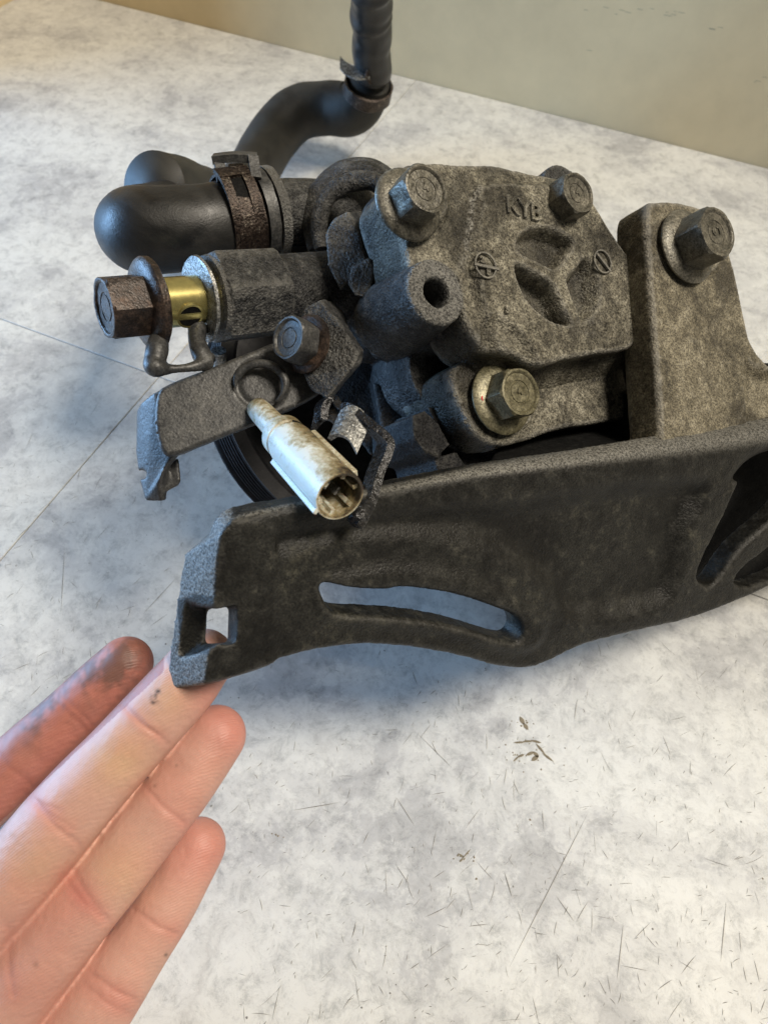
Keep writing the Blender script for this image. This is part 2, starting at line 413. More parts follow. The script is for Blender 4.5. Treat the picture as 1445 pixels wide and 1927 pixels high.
# white plastic with oily brown stains
def plastic():
    m, nt, b = newmat('stained_white_plastic'); co = N(nt, 'ShaderNodeTexCoord').outputs['Object']
    n1 = noisen(nt, co, 110, 6, .7, .8); n2 = noisen(nt, co, 700, 4, .7)
    at = N(nt, 'ShaderNodeAttribute', attribute_name='dirt').outputs['Fac']
    f = mathn(nt, 'ADD', mathn(nt, 'ADD', mathn(nt, 'MULTIPLY', n1.outputs[0], .9), mathn(nt, 'MULTIPLY', n2.outputs[0], .5)), mathn(nt, 'SUBTRACT', at, .2))
    c = ramp(nt, f, [(.52, (.64, .66, .60)), (.62, (.48, .45, .34)), (.78, (.24, .19, .10)), (.95, (.04, .03, .02))]).outputs[0]
    nt.links.new(c, b.inputs['Base Color']); b.inputs['Roughness'].default_value = .33
    b.inputs['Subsurface Weight'].default_value = .1; b.inputs['Subsurface Scale'].default_value = .002
    bp = N(nt, 'ShaderNodeBump'); bp.inputs['Strength'].default_value = .3; bp.inputs['Distance'].default_value = .0003
    nt.links.new(n2.outputs[0], bp.inputs['Height']); nt.links.new(bp.outputs[0], b.inputs['Normal']); return m
M['plastic'] = plastic()
# marble look table tiles
def tile_mat():
    m, nt, b = newmat('marble_look_tile'); tc = N(nt, 'ShaderNodeTexCoord'); oi = N(nt, 'ShaderNodeObjectInfo')
    off = N(nt, 'ShaderNodeCombineXYZ'); nt.links.new(mathn(nt, 'MULTIPLY', oi.outputs['Random'], 9.), off.inputs[0]); nt.links.new(mathn(nt, 'MULTIPLY', oi.outputs['Random'], 5.), off.inputs[1])
    va = N(nt, 'ShaderNodeVectorMath', operation='ADD'); nt.links.new(tc.outputs['Object'], va.inputs[0]); nt.links.new(off.outputs[0], va.inputs[1]); co = va.outputs[0]
    a = noisen(nt, co, 14, 12, .74, .25); c = noisen(nt, co, 110, 9, .85, .4); d = noisen(nt, co, 600, 4, .75, .2)
    base = ramp(nt, a.outputs[0], [(.30, (.36, .36, .36)), (.435, (.48, .48, .475)), (.455, (.56, .56, .545)), (.51, (.59, .59, .57)), (.525, (.64, .64, .615)), (.72, (.68, .68, .645))]).outputs[0]
    cl = ramp(nt, c.outputs[0], [(.36, (.50, .51, .52)), (.47, (.86, .86, .86)), (.55, (1, 1, 1))]).outputs[0]
    k = mixc(nt, .75, base, cl, 'MULTIPLY')
    # angular light flakes
    v = N(nt, 'ShaderNodeTexVoronoi', feature='DISTANCE_TO_EDGE'); v.inputs['Scale'].default_value = 6.
    dn = noisen(nt, co, 14, 6, .65); mv = N(nt, 'ShaderNodeMix', data_type='VECTOR'); mv.inputs[0].default_value = .12
    nt.links.new(co, mv.inputs[4]); nt.links.new(dn.outputs[1], mv.inputs[5]); nt.links.new(mv.outputs[1], v.inputs['Vector'])
    vein = ramp(nt, v.outputs['Distance'], [(0.0, (1, 1, 1)), (.012, (.5, .5, .5)), (.045, (0, 0, 0))]).outputs[0]
    vm = mathn(nt, 'MULTIPLY', vein, mathn(nt, 'MULTIPLY', ramp(nt, a.outputs[0], [(.48, 0.), (.6, 1.)]).outputs[0], .5))
    k = mixc(nt, vm, k, (.45, .44, .42))
    fl = ramp(nt, d.outputs[0], [(.30, (.55, .54, .52)), (.40, (1, 1, 1))]).outputs[0]
    k = mixc(nt, .45, k, fl, 'MULTIPLY')
    nt.links.new(k, b.inputs['Base Color']); b.inputs['Roughness'].default_value = .42; b.inputs['Specular IOR Level'].default_value = .35
    bp = N(nt, 'ShaderNodeBump'); bp.inputs['Strength'].default_value = .25; bp.inputs['Distance'].default_value = .0006
    nt.links.new(c.outputs[0], bp.inputs['Height']); nt.links.new(bp.outputs[0], b.inputs['Normal']); return m
M['tile'] = tile_mat()
M['wall'] = plain('beige_wall_paint', (.66, .535, .325), .75, 0., .06, 35, .05)
M['scratch'] = plain('dark_scratch', (.20, .195, .18), .7)
# skin
def skin():
    m, nt, b = newmat('skin'); co = N(nt, 'ShaderNodeTexCoord').outputs['Object']
    col = N(nt, 'ShaderNodeAttribute', attribute_name='tint').outputs['Color']
    n1 = noisen(nt, co, 130, 5, .6); n2 = noisen(nt, co, 700, 3, .6); n3 = noisen(nt, co, 45, 3, .6)
    c = mixc(nt, .5, col, ramp(nt, n1.outputs[0], [(.3, (.86, .80, .78)), (.7, (1.08, 1.04, 1.02))]).outputs[0], 'MULTIPLY')
    c = mixc(nt, ramp(nt, n3.outputs[0], [(.5, 0.), (.72, .35)]).outputs[0], c, (.62, .27, .2))
    nt.links.new(c, b.inputs['Base Color']); b.inputs['Roughness'].default_value = .5
    b.inputs['Subsurface Weight'].default_value = .12; b.inputs['Subsurface Scale'].default_value = .001
    b.inputs['Subsurface Radius'].default_value = (1, .3, .18)
    mp = N(nt, 'ShaderNodeMapping'); nt.links.new(co, mp.inputs[0]); mp.inputs['Rotation'].default_value = (0.2, .1, .7)
    wv = N(nt, 'ShaderNodeTexWave'); wv.inputs['Scale'].default_value = 520; wv.inputs['Distortion'].default_value = 5; wv.inputs['Detail'].default_value = 3; wv.inputs['Detail Scale'].default_value = .6
    nt.links.new(mp.outputs[0], wv.inputs['Vector'])
    hh = mathn(nt, 'ADD', mathn(nt, 'MULTIPLY', wv.outputs['Fac'], .35), mathn(nt, 'ADD', n2.outputs[0], n1.outputs[0]))
    bp = N(nt, 'ShaderNodeBump'); bp.inputs['Strength'].default_value = .42; bp.inputs['Distance'].default_value = .00028
    nt.links.new(hh, bp.inputs['Height']); nt.links.new(bp.outputs[0], b.inputs['Normal']); return m
M['skin'] = skin()
# ------------------------------------------------------------------ setting: tiled counter and two walls
yW = onz(1445, 317).y; yW2 = onz(189, 0).y; YW = (yW+yW2)/2
XL = onz(0, 12).x; XL2 = onz(25, 0).x; XW = (XL+XL2)/2
TH = .012; gap = .00022
counter = empty('countertop', (0, 0, 0)); tag(counter, kind='structure')
def tile(x0, x1, y0, y1, seed):
    random.seed(seed); c = Vector(((x0+x1)/2, (y0+y1)/2, 0)); e = .0003
    A = [(x0, y0), (x1, y0), (x1, y1), (x0, y1)]
    ins = [(x0+e, y0+e), (x1-e, y0+e), (x1-e, y1-e), (x0+e, y1-e)]
    vs = [(x, y, -TH) for x, y in A]+[(x, y, -e) for x, y in A]+[(x, y, 0) for x, y in ins]
    fs = [[3, 2, 1, 0], [8, 9, 10, 11]]+[[i, (i+1) % 4, 4+(i+1) % 4, 4+i] for i in range(4)]+[[4+i, 4+(i+1) % 4, 8+(i+1) % 4, 8+i] for i in range(4)]
    return mk('tile', vs, fs, M['tile'], counter, smooth=False)
tile(XW+.001, -gap, gap, YW-.0005, 1); tile(gap, .9, gap, YW-.0005, 2)
tile(XW+.001, -gap, -.7, -gap, 3); tile(gap, .9, -.7, -gap, 4)
sub = mk('tile_bed', [(XW, -.7, -TH-.004), (.9, -.7, -TH-.004), (.9, YW, -TH-.004), (XW, YW, -TH-.004)], [[0, 1, 2, 3]], M['seam'], counter)
def wallbox(name, x0, x1, y0, y1):
    vs = [(x, y, z) for z in (-.03, 1.4) for x, y in ((x0, y0), (x1, y0), (x1, y1), (x0, y1))]
    return tag(mk(name, vs, [[3, 2, 1, 0], [4, 5, 6, 7]]+[[i, (i+1) % 4, 4+(i+1) % 4, 4+i] for i in range(4)], M['wall'], smooth=False), kind='structure')
wallbox('wall', XW-.1, 1.4, YW, YW+.1); wallbox('wall', XW-.1, XW, YW-.22, YW)
print('XW', XW, 'YW', YW)
# scratches, specks and crumbs on the tiles
def sliver(g, p, ang, L, wd, z=.00006, bend=0.0):
    d = Vector((math.cos(ang), math.sin(ang), 0)); s = Vector((-d.y, d.x, 0)); n = 5; vs = []
    for i in range(n):
        t = i/(n-1)-.5; q = p+d*L*t+s*bend*(t*t-.25)*4; ww = wd*(1-abs(2*t)**2)+.00002
        vs += [q+s*ww*.5, q-s*ww*.5]
    vs = [Vector((v.x, v.y, z)) for v in vs]
    g.add(vs, [[2*i, 2*i+1, 2*i+3, 2*i+2] for i in range(n-1)])
random.seed(11); g = Geo()
def pix(px, py): return onz(px, py)
for i in range(1100):
    if random.random() < .75: px, py = random.uniform(430, 1480), 1150+850*random.random()**.8
    else: px, py = random.uniform(-40, 420), random.uniform(730, 1500)
    p = pix(px, py); L = random.choice((.0008, .0012, .002, .002, .003, .004, .008))*random.uniform(.5, 1.3)
    sliver(g, p, random.choice((1.1, 1.5, 2.2, 2.0, .4))+random.gauss(0, .35), L, random.uniform(.00008, .00026), bend=random.gauss(0, .03)*L)
for (a, b, wd) in (((1107, 1527), (958, 1820), .0003), ((1172, 1737), (1160, 1845), .0003), ((270, 1155), (335, 1085), .00025), ((948, 1640), (963, 1690), .0005), ((115, 1155), (122, 1030), .00022), ((745, 1500), (780, 1555), .0003), ((1045, 1685), (1080, 1735), .0003), ((785, 1380), (850, 1445), .00022), ((550, 1525), (640, 1510), .0003), ((1365, 1700), (1355, 1810), .0003)):
    A = pix(*a); B = pix(*b); sliver(g, (A+B)/2, math.atan2(B.y-A.y, B.x-A.x), (B-A).length, wd)
for i in range(150):
    p = pix(random.uniform(0, 1445), random.uniform(150, 1927)); r = random.uniform(.00012, .0005)
    pts = [p+Vector((math.cos(k*.9)*r*random.uniform(.5, 1.2), math.sin(k*.9)*r*random.uniform(.5, 1.2), .00008)) for k in range(7)]
    g.add(pts, [list(range(7))])
o = mk('scratches', g.v, g.f, M['scratch'], counter, smooth=False); tag(o, kind='stuff')
g = Geo()
for (cx, cy, n, s) in ((985, 1362, 16, 9), (995, 1415, 34, 22), (968, 1425, 10, 8), (870, 1612, 26, 9), (898, 1655, 5, 3), (1003, 1545, 5, 4), (518, 1572, 9, 6), (1440, 1650, 6, 5), (1297, 1620, 3, 3)):
    for i in range(n//2):
        p = pix(cx+random.gauss(0, s), cy+random.gauss(0, s*.8)); r = random.uniform(.0002, .0005)
        vs = []
        for k in range(6): vs.append(p+Vector((math.cos(k*1.05)*r*random.uniform(.6, 1.3), math.sin(k*1.05)*r*random.uniform(.6, 1.3), 0)))
        vs.append(p+Vector((0, 0, r*.45)))
        g.add(vs, [[k, (k+1) % 6, 6] for k in range(6)])
for (L_, wd_) in (([(968, 1398), (985, 1396), (1000, 1394), (1016, 1397)], .0009), ([(966, 1432), (975, 1424), (985, 1420)], .0009), ([(1010, 1400), (1022, 1418), (1038, 1432)], .0009), ([(990, 1420), (1004, 1416), (1012, 1424), (1000, 1430)], .0016), ([(978, 1350), (985, 1362), (992, 1372)], .0022), ([(862, 1606), (872, 1612), (884, 1600)], .0006), ([(866, 1622), (872, 1612)], .0006)):
    for q0, q1 in zip(L_[:-1], L_[1:]):
        a_, b_ = pix(*q0), pix(*q1); sliver(g, (a_+b_)/2, math.atan2(b_.y-a_.y, b_.x-a_.x)+random.gauss(0, .1), (b_-a_).length*1.3, wd_*random.uniform(.7, 1.2), z=.00009)
tag(mk('dirt_crumbs', g.v, g.f, M['crumb'], smooth=False, origin=pix(990, 1400)), 'scattered brown grit crumbs and dried flecks on the marble look counter', 'dirt', kind='stuff')
# faint scuffs on the wall
g = Geo(); random.seed(5)
def onwall(px, py):
    r = ray(px, py); return CAM+r*((YW-.0002-CAM.y)/r.y)
for (cx, cy, n, s) in ((1180, 18, 9, 34), (1260, 24, 4, 14), (1340, 55, 3, 20), (1425, 150, 3, 6), (1105, 95, 1, 4)):
    for i in range(n):
        p = onwall(cx+random.gauss(0, s), cy+random.gauss(0, 4)+random.gauss(0, 1)); L = random.uniform(.0006, .003); t = .00018
        g.add([p+Vector((-L, 0, -t)), p+Vector((L, 0, -t*.3)), p+Vector((L*.8, 0, t)), p+Vector((-L*.6, 0, t*.6))], [[0, 1, 2, 3]])
tag(mk('wall_scuffs', g.v, g.f, plain('scuff', (.27, .25, .18), .8), smooth=False), kind='structure')
# ================================================================== THE PUMP
FC = Frame(P(1000, 520, .23), (.50, .10, .86))          # plane of the rear cover, facing right and towards the viewer
pump = empty('power_steering_pump', (P(700, 700, .33).x, P(700, 700, .33).y, 0))
tag(pump, 'grimy cast aluminium steering pump with slotted bracket and black hoses lying on the counter', 'car part')
NW = FC.z
def lo(name, g_, mat, parent, sh=35, amp=0, sc=300):
    o = fixn(mk(name, g_.v, g_.f, mat, parent)); sharp(o, sh)
    if amp: rough(o, amp, sc)
    return o
def attr(o, name, fn):
    me = o.data; a = me.attributes.new(name, 'FLOAT', 'POINT'); off = OFF[o.name]; n = len(me.vertices); c = np.empty(n*3)
    me.vertices.foreach_get('co', c); a.data.foreach_set('value', fn(c.reshape(-1, 3)+np.array(off)).astype(float))
def topix(C):
    rel = C-np.array(CAM); xc = rel@np.array(c2w(np.array((1., 0, 0)))); yc = rel@np.array(c2w(np.array((0, 1., 0)))); zc = -(rel@np.array(c2w(np.array((0, 0, 1.)))))
    return np.stack([CX+FPX*xc/zc, CY-FPX*yc/zc], 1)
# ---- rear cover
bore = [(824+33*math.cos(a), 546+38*math.sin(a)) for a in np.linspace(0, 2*math.pi, 14)[:-1]]
out = [(738, 352), (765, 318), (808, 306), (870, 308), (930, 310), (985, 322), (1040, 332), (1082, 350), (1112, 392), (1138, 435), (1168, 478), (1196, 520),
       (1200, 600), (1180, 655), (1120, 668), (1060, 678), (1010, 690), (968, 668), (915, 655), (890, 630), (876, 605), (868, 575), (858, 520), (820, 503), (778, 505), (764, 470), (760, 440), (745, 395)]
pkA = [(962, 478), (966, 450), (985, 434), (1015, 430), (1050, 440), (1073, 462), (1058, 490), (1036, 514), (1000, 498)]
pkB = [(960, 500), (985, 508), (1018, 526), (1040, 548), (1052, 580), (1068, 614), (1045, 616), (1010, 598), (980, 566), (963, 530)]
pkC = [(1092, 486), (1074, 506), (1056, 528), (1062, 556), (1074, 585), (1086, 612), (1108, 600), (1122, 570), (1120, 530), (1108, 500)]
cover = relief('cover', FC, out, 0.0, .020, M['cover'], pump, sp=.0006, rnd=.0014, feats=[
    ('poly', pkA, -.0062, .0024), ('poly', pkB, -.0080, .0019), ('poly', pkC, -.0066, .0038),
    ('poly', [(896, 345), (960, 338), (1090, 360), (1200, 470), (1240, 560), (1230, 700), (1050, 730), (950, 680), (906, 612), (888, 560), (880, 480), (884, 400)], .0022, .0034),
    ('circ', (792, 372), .0105, .0018, .0028),
    ('poly', [(900, 660), (920, 590), (985, 640), (1010, 700), (940, 690)], -.002, .003),
    ('line', [(898, 352), (886, 400), (882, 470)], .0022, .0010)], levels=12)
# bore through the boss
def setattr_dirt(o, fn):
    me = o.data; a = me.attributes.new('dirt', 'FLOAT', 'POINT'); off = OFF[o.name]
    a.data.foreach_set('value', [fn(v.co+off) for v in me.vertices])
bc = FC.pt(824, 545, .0036)
bo = lathe(bc-NW*.016, NW, [(.0060, 0), (.0060, .001)], 30)
lo('bore_floor', bo, M['hole'], cover)
# cast lettering and foundry marks
def text_on(fr, s, px, py, w, size, name, mat, parent, rot=0, ext=.0004, shear=0):
    c = bpy.data.curves.new(name, 'FONT'); c.body = s; c.size = size; c.extrude = ext; c.align_x = 'CENTER'; c.align_y = 'CENTER'; c.resolution_u = 3; c.shear = shear
    c.bevel_depth = .00012; c.offset = .0001
    t = bpy.data.objects.new('t', c); COL.objects.link(t); bpy.context.view_layer.update()
    me = bpy.data.meshes.new_from_object(t.evaluated_get(bpy.context.evaluated_depsgraph_get())); bpy.data.objects.remove(t)
    o3 = fr.pt(px, py, w); ca, sa = math.cos(rot), math.sin(rot); X = fr.x*ca+fr.y*sa; Y = -fr.x*sa+fr.y*ca
    off = OFF[parent.name]
    for v in me.vertices: v.co = o3+X*v.co.x+Y*v.co.y+fr.z*v.co.z-off
    me.materials.clear(); me.materials.append(mat); me.name = name
    o = bpy.data.objects.new(name, me); COL.objects.link(o); o.parent = parent; OFF[o.name] = off; return o
text_on(FC, 'KYB', 982, 396, .0020, .0080, 'cast_lettering', M['cover'], cover, rot=R(-1), ext=.0011)
def ring_on(fr, px, py, w, r, t, h, name, mat, parent):
    l = lathe(fr.pt(px, py, w), fr.z, [(r, 0), (r, h), (r-t, h), (r-t, 0)], 32, closed=True); return fixn(mk(name, l.v, l.f, mat, parent))
ring_on(FC, 912, 500, .0026, .0042, .0005, .0006, 'foundry_mark', M['cover'], cover)
ring_on(FC, 1132, 493, .0026, .0042, .0005, .0006, 'foundry_mark', M['cover'], cover)
def bar_on(fr, a, b, w, wd, h, name, mat, parent):
    A = fr.pt(*a, w); B = fr.pt(*b, w); d = (B-A).normalized(); s = fr.z.cross(d)*wd*.5; u = fr.z*h
    vs = [A-s, B-s, B+s, A+s]; vs += [v+u for v in vs]
    return fixn(mk(name, vs, [[0, 1, 2, 3], [4, 5, 6, 7]]+[[i, (i+1) % 4, 4+(i+1) % 4, 4+i] for i in range(4)], mat, parent, smooth=False))
bar_on(FC, (890, 498), (936, 508), .0026, .0008, .0008, 'foundry_mark', M['cover'], cover)
bar_on(FC, (1120, 478), (1146, 512), .0026, .0008, .0008, 'foundry_mark', M['cover'], cover)
text_on(FC, '2', 906, 489, .0027, .0028, 'foundry_mark', M['cover'], cover, ext=.0004)
text_on(FC, '8', 918, 513, .0027, .0028, 'foundry_mark', M['cover'], cover, ext=.0004)
text_on(FC, '5', 954, 584, .0027, .0030, 'foundry_mark', M['cover'], cover, ext=.0004)
ring_on(FC, 1162, 567, .0012, .0026, .0005, .0006, 'foundry_mark', M['cover'], cover)
# ---- pump body behind the cover: one casting
def cyl(px, py, w0, w1, r, r2=None, seg=40, fr=FC):
    p = fr.pt(px, py, w0); return lathe(p, fr.z, [(r, 0), (r if r2 is None else r2, w1-w0)], seg)
bodyg = [
    cyl(796, 374, -.012, -.034, .0112), cyl(1062, 362, -.004, -.034, .0100),
    
    cyl(955, 748, -.0125, -.050, .0128, .0138),
    cyl(1185, 712, -.0130, -.050, .0128),
    prism(FC, [(748, 372), (760, 480), (752, 560), (800, 620), (880, 650), (1000, 690), (1210, 655), (1215, 520), (1110, 392), (900, 318), (790, 330)], -.0125, -.045),
    cyl(940, 560, -.03, -.098, .034), 
    cyl(860, 690, -.03, -.085, .020), cyl(770, 560, -.03, -.075, .016),
]
body = blob('pump_body', bodyg, .0007, M['body'], pump, smooth=6)
# side lug pair, left of the cover
FS = Frame(P(660, 480, .236), (-.45, .10, .88))
lug = blob('side_lug', [
    loft2([P(x, y, .226) for x, y in [(612, 440), (626, 414), (655, 398), (676, 436), (692, 500), (664, 522), (640, 548), (616, 500)]],
          [P(x, y, .240) for x, y in [(650, 438), (660, 408), (680, 396), (712, 440), (738, 505), (700, 530), (680, 550), (650, 490)]]),
    loft2([P(x, y, .222) for x, y in [(660, 505), (695, 485), (706, 510), (690, 562), (668, 556), (655, 535)]],
          [P(x, y, .240) for x, y in [(690, 490), (725, 480), (740, 530), (712, 570), (690, 566), (680, 540)]]),
    loft2([P(x, y, .240) for x, y in [(640, 420), (720, 400), (760, 600), (680, 600)]], [P(x, y, .275) for x, y in [(640, 420), (760, 400), (800, 620), (680, 600)]]),
    ], .0006, M['body'], pump, smooth=2)
# side wall of the cover (blue-lit edge flange) reaching back
bo_ = FC.pt(822, 549, .0034)
boss = blob('bolt_boss', [lathe(bo_-NW*.031, NW, [(.0090, 0), (.0120, .002), (.0124, .008), (.0116, .016), (.0104, .0255), (.0099, .0303), (.0095, .031)], 48)],
    .0005, M['body'], cover, smooth=3, cuts=[lathe(bo_-NW*.016, NW, [(.0040, 0), (.0041, .014), (.0046, .0156), (.0052, .0175)], 32)])
def hgt(C, o_): return (C-np.array(o_))@np.array(NW)
attr(boss, 'wear_lit', lambda C: .45*sstep((hgt(C, bo_)+.0016)/.0010))
def spots(C, L):
    q = topix(C); v = np.zeros(len(C))
    for x, y, rx, ry, k in L: v = np.maximum(v, k*np.exp(-(((q[:, 0]-x)/rx)**2+((q[:, 1]-y)/ry)**2)))
    return v
def covdark(C):
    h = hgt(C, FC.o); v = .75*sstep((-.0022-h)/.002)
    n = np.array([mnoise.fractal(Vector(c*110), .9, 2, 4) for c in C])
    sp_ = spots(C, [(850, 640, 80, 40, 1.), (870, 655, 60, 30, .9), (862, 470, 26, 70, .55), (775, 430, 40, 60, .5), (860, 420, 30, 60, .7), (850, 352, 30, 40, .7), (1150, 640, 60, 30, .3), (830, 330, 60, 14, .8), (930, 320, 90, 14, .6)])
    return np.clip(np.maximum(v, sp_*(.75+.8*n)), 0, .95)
attr(cover, 'dark_mask', covdark)  # darker side walls and dark spots at set places
def cov_wear_pale(C):
    q = topix(C); d = pldist(q, [(905, 352), (890, 372), (885, 420), (876, 480), (868, 500)]); n = np.array([mnoise.fractal(Vector(c*700), .8, 2, 3) for c in C])
    d2 = pldist(q, [(912, 385), (896, 440), (900, 480)])
    return np.clip(np.exp(-(d/6)**2)*(.55+1.2*n)+.5*np.exp(-(d2/3)**2)*(.4+n)+.35*np.exp(-(pldist(q, [(1100, 520), (1118, 560), (1104, 610)])/22)**2)*(.5+1.4*n), 0, .9)  # scratched ridge, plus a paler band on the right pocket's slope
attr(cover, 'wear_lit', cov_wear_pale)
lflange = relief('cover_flange', FC, [(850, 700), (900, 668), (960, 676), (1010, 696), (1100, 690), (1225, 680), (1235, 768), (1160, 790), (1060, 806), (985, 830), (935, 838), (895, 818), (868, 770)], -.0125, .030, M['cover'], pump, sp=.0007, rnd=.0014, levels=10, feats=[('circ', (952, 748), .0125, .0016, .0016)])
lowl = blob('lower_lug', [
    prism(FC, [(776, 782), (800, 772), (828, 800), (846, 836), (826, 862), (800, 850), (780, 826)], -.022, -.05), prism(FC, [(806, 764), (836, 768), (858, 812), (862, 846), (836, 838), (820, 800)], -.026, -.05),
    prism(FC, [(818, 862), (860, 850), (880, 880), (850, 900), (826, 896)], -.024, -.05), prism(FC, [(852, 838), (905, 850), (925, 880), (862, 890)], -.028, -.05)], .0007, M['blackish'], pump, smooth=3)
attr(lflange, 'dark_mask', lambda C: np.clip(np.maximum(.8*sstep((-.0150-hgt(C, FC.o))/.002), spots(C, [(890, 700, 60, 50, 1.), (880, 790, 50, 60, .8), (1080, 700, 120, 14, .8), (990, 820, 80, 20, .5)])), 0, .92))  # darker below the flange face and at set spots
fil = blob('cover_step', [loft2([FC.pt(x, y, -.0030) for x, y in [(884, 622), (915, 640), (1010, 680), (1190, 646), (1190, 636), (1005, 664), (905, 612)]],
                                [FC.pt(x, y, -.0140) for x, y in [(852, 668), (890, 712), (1000, 744), (1215, 700), (1190, 630), (1005, 650), (905, 600)]])], .0006, M['cover'], pump, smooth=5)
attr(fil, 'dark_mask', lambda C: np.clip(spots(C, [(880, 680, 70, 60, 1.), (960, 700, 90, 30, .8), (1130, 690, 160, 20, .6)]), 0, .9))  # darker at set spots along the step
# ---- reservoir inlet: arched collar and pipe
arch = blob('inlet_collar', [
    tube([P(600, 470, .262), P(592, 420, .262), P(606, 365, .262), P(650, 334, .262), P(700, 332, .262), P(735, 360, .262)], [.0042, .0046, .0050, .0050, .0046, .004], 16, 5),
    tube([P(606, 470, .250), P(600, 420, .250), P(616, 372, .250), P(655, 345, .250), P(705, 342, .250), P(735, 370, .250)], [.0028, .0030, .0032, .0034, .0032, .003], 16, 5),
    tube([P(620, 480, .278), P(600, 420, .278), P(615, 360, .278), P(655, 330, .278), P(705, 332, .278), P(745, 370, .278)], [.0045, .005, .006, .006, .006, .006], 16, 5),
    loft2([P(x, y, .272) for x, y in [(600, 440), (620, 360), (680, 335), (740, 350), (760, 500), (620, 500)]], [P(x, y, .30) for x, y in [(600, 440), (620, 360), (680, 335), (740, 350), (760, 500), (620, 500)]])
    ], .0006, M['body'], pump, smooth=5)
pipe_ax = [P(480, 402, .262), P(560, 400, .270), P(680, 400, .282)]
o = mk('inlet_pipe', *(lambda g_: (g_.v, g_.f))(tube(pipe_ax, [.0118, .0120, .0120], 36, 6)), M['body'], pump); sharp(fixn(o)); rough(o, .0004, 300, 0, .0002, 900)
# ---- union, banjo and bolt
A0 = P(196, 580, .203); A1 = P(620, 543, .2465); AX = (A1-A0).normalized(); LA = (A1-A0).length
def along(px):                                  # point of the fitting's axis seen near pixel column px
    best = min((abs(((A0+AX*t)-CAM).dot(c2w(np.array((1., 0, 0))))/((A0+AX*t)-CAM).dot(c2w(np.array((0, 0, -1.))))*FPX+CX-px), t) for t in np.linspace(-.01, LA+.02, 1500)); return A0+AX*best[1]
fit = blob('outlet_union', [
    lathe(along(495), AX, [(.0118, 0), (.0122, .010), (.0125, .03), (.0125, .05)], 40)], .0006, M['body'], pump, smooth=3)
hx = hexagon(along(398), -AX, .0158, .001, rot=.3)
def hexprism(p, a, rc, L, rot=0., ch=.0012):
    x, y, a = basis(a); vs = []; pr = [(0, .87), (ch*.6, .97), (ch, 1.), (L-ch, 1.), (L-ch*.6, .97), (L, .87)]
    seg = 48
    for h, k in pr:
        for i in range(seg):
            t = 2*math.pi*i/seg; s = ((t-rot) % (math.pi/3))-math.pi/6; r = min(rc*.866/math.cos(s), rc*k*.985); vs.append(p+a*h+(x*math.cos(t)+y*math.sin(t))*r)
    fs = [[i*seg+k, i*seg+(k+1) % seg, (i+1)*seg+(k+1) % seg, (i+1)*seg+k] for i in range(5) for k in range(seg)]
    fs += [list(range(seg))[::-1], [5*seg+k for k in range(seg)]]; return Geo().add(vs, fs)
up_c = c2w(np.array((0, 1., 0)))
o = lo('hex_union', hexprism(along(398), AX, .0150, .0225, rot=.30), M['body'], pump, 25, .0002, 400)
lo('union_lip', lathe(along(391), AX, [(.0110, 0), (.0128, .0004), (.0132, .0016), (.0125, .0024)], 40), M['body'], pump, 40, .0002)
# washer eye beside the brass barrel
lo('sealing_washer', lathe(along(372), AX, [(.0118, 0), (.0128, .0003), (.0130, .0012), (.0120, .0018)], 40), M['greasy'], pump, 40, .0003)
brass = lo('brass_barrel', lathe(along(296), AX, [(.0074, 0), (.0074, .0128), (.0069, .0132), (.0069, .0142), (.0078, .0148), (.0078, .0170), (.0072, .0178), (.0072, .022)], 48), M['brass'], pump, 40)
hb = P(345, 599, .2075); hn = (CAM-hb).normalized()
hd = (c2w(np.array((0., -.75, .66)))-AX*c2w(np.array((0., -.75, .66))).dot(AX)).normalized(); pb = along(340)
hl = lathe(pb+hd*.0064, hd, [(.0034, 0), (.0036, .0006), (.0036, .0010), (.0042, .0010), (.0044, .0004), (.0044, .0)], 32)
lo('cross_hole_rim', hl, M['brass'], brass, 40)
hl = lathe(pb+hd*.0064, hd, [(.0035, 0), (.0035, .0009)], 32); lo('cross_hole', hl, M['hole'], brass)
lo('flange_washer', lathe(along(282), -AX, [(.0126, -.0016), (.0134, -.0011), (.0135, .0008), (.0128, .0017), (.0105, .0024), (.0085, .0026)], 48), M['rust'], pump, 40, .0003, 250)
bh = lo('banjo_bolt', hexagon(along(268), -AX, .0096, .0112, rot=.5), M['rust'], pump, 25, .00025, 500)
# retaining yoke under the barrel
yk = blob('yoke', [
    tube([along(300)+c2w(np.array((0, -.010, 0))), P(296, 660, .206), P(293, 690, .206), P(325, 694, .207), P(365, 690, .210), P(392, 680, .214)], [.0026, .0034, .0026, .0014, .0016, .0028], 16, 6),
    tube([along(372)+c2w(np.array((0, -.008, 0))), P(372, 640, .216), P(380, 668, .214), P(398, 684, .214)], [.0032, .0026, .0030, .0026], 16, 6),
    tube([P(286, 672, .207), P(292, 690, .204), P(312, 694, .206)], [.0022, .0030, .0018], 16, 5)], .0005, M['blackmetal'], pump, smooth=5)
lo('pipe_stub', tube([P(412, 660, .235), P(414, 690, .24)], [.0024, .0024], 14, 3), M['greasy'], pump)
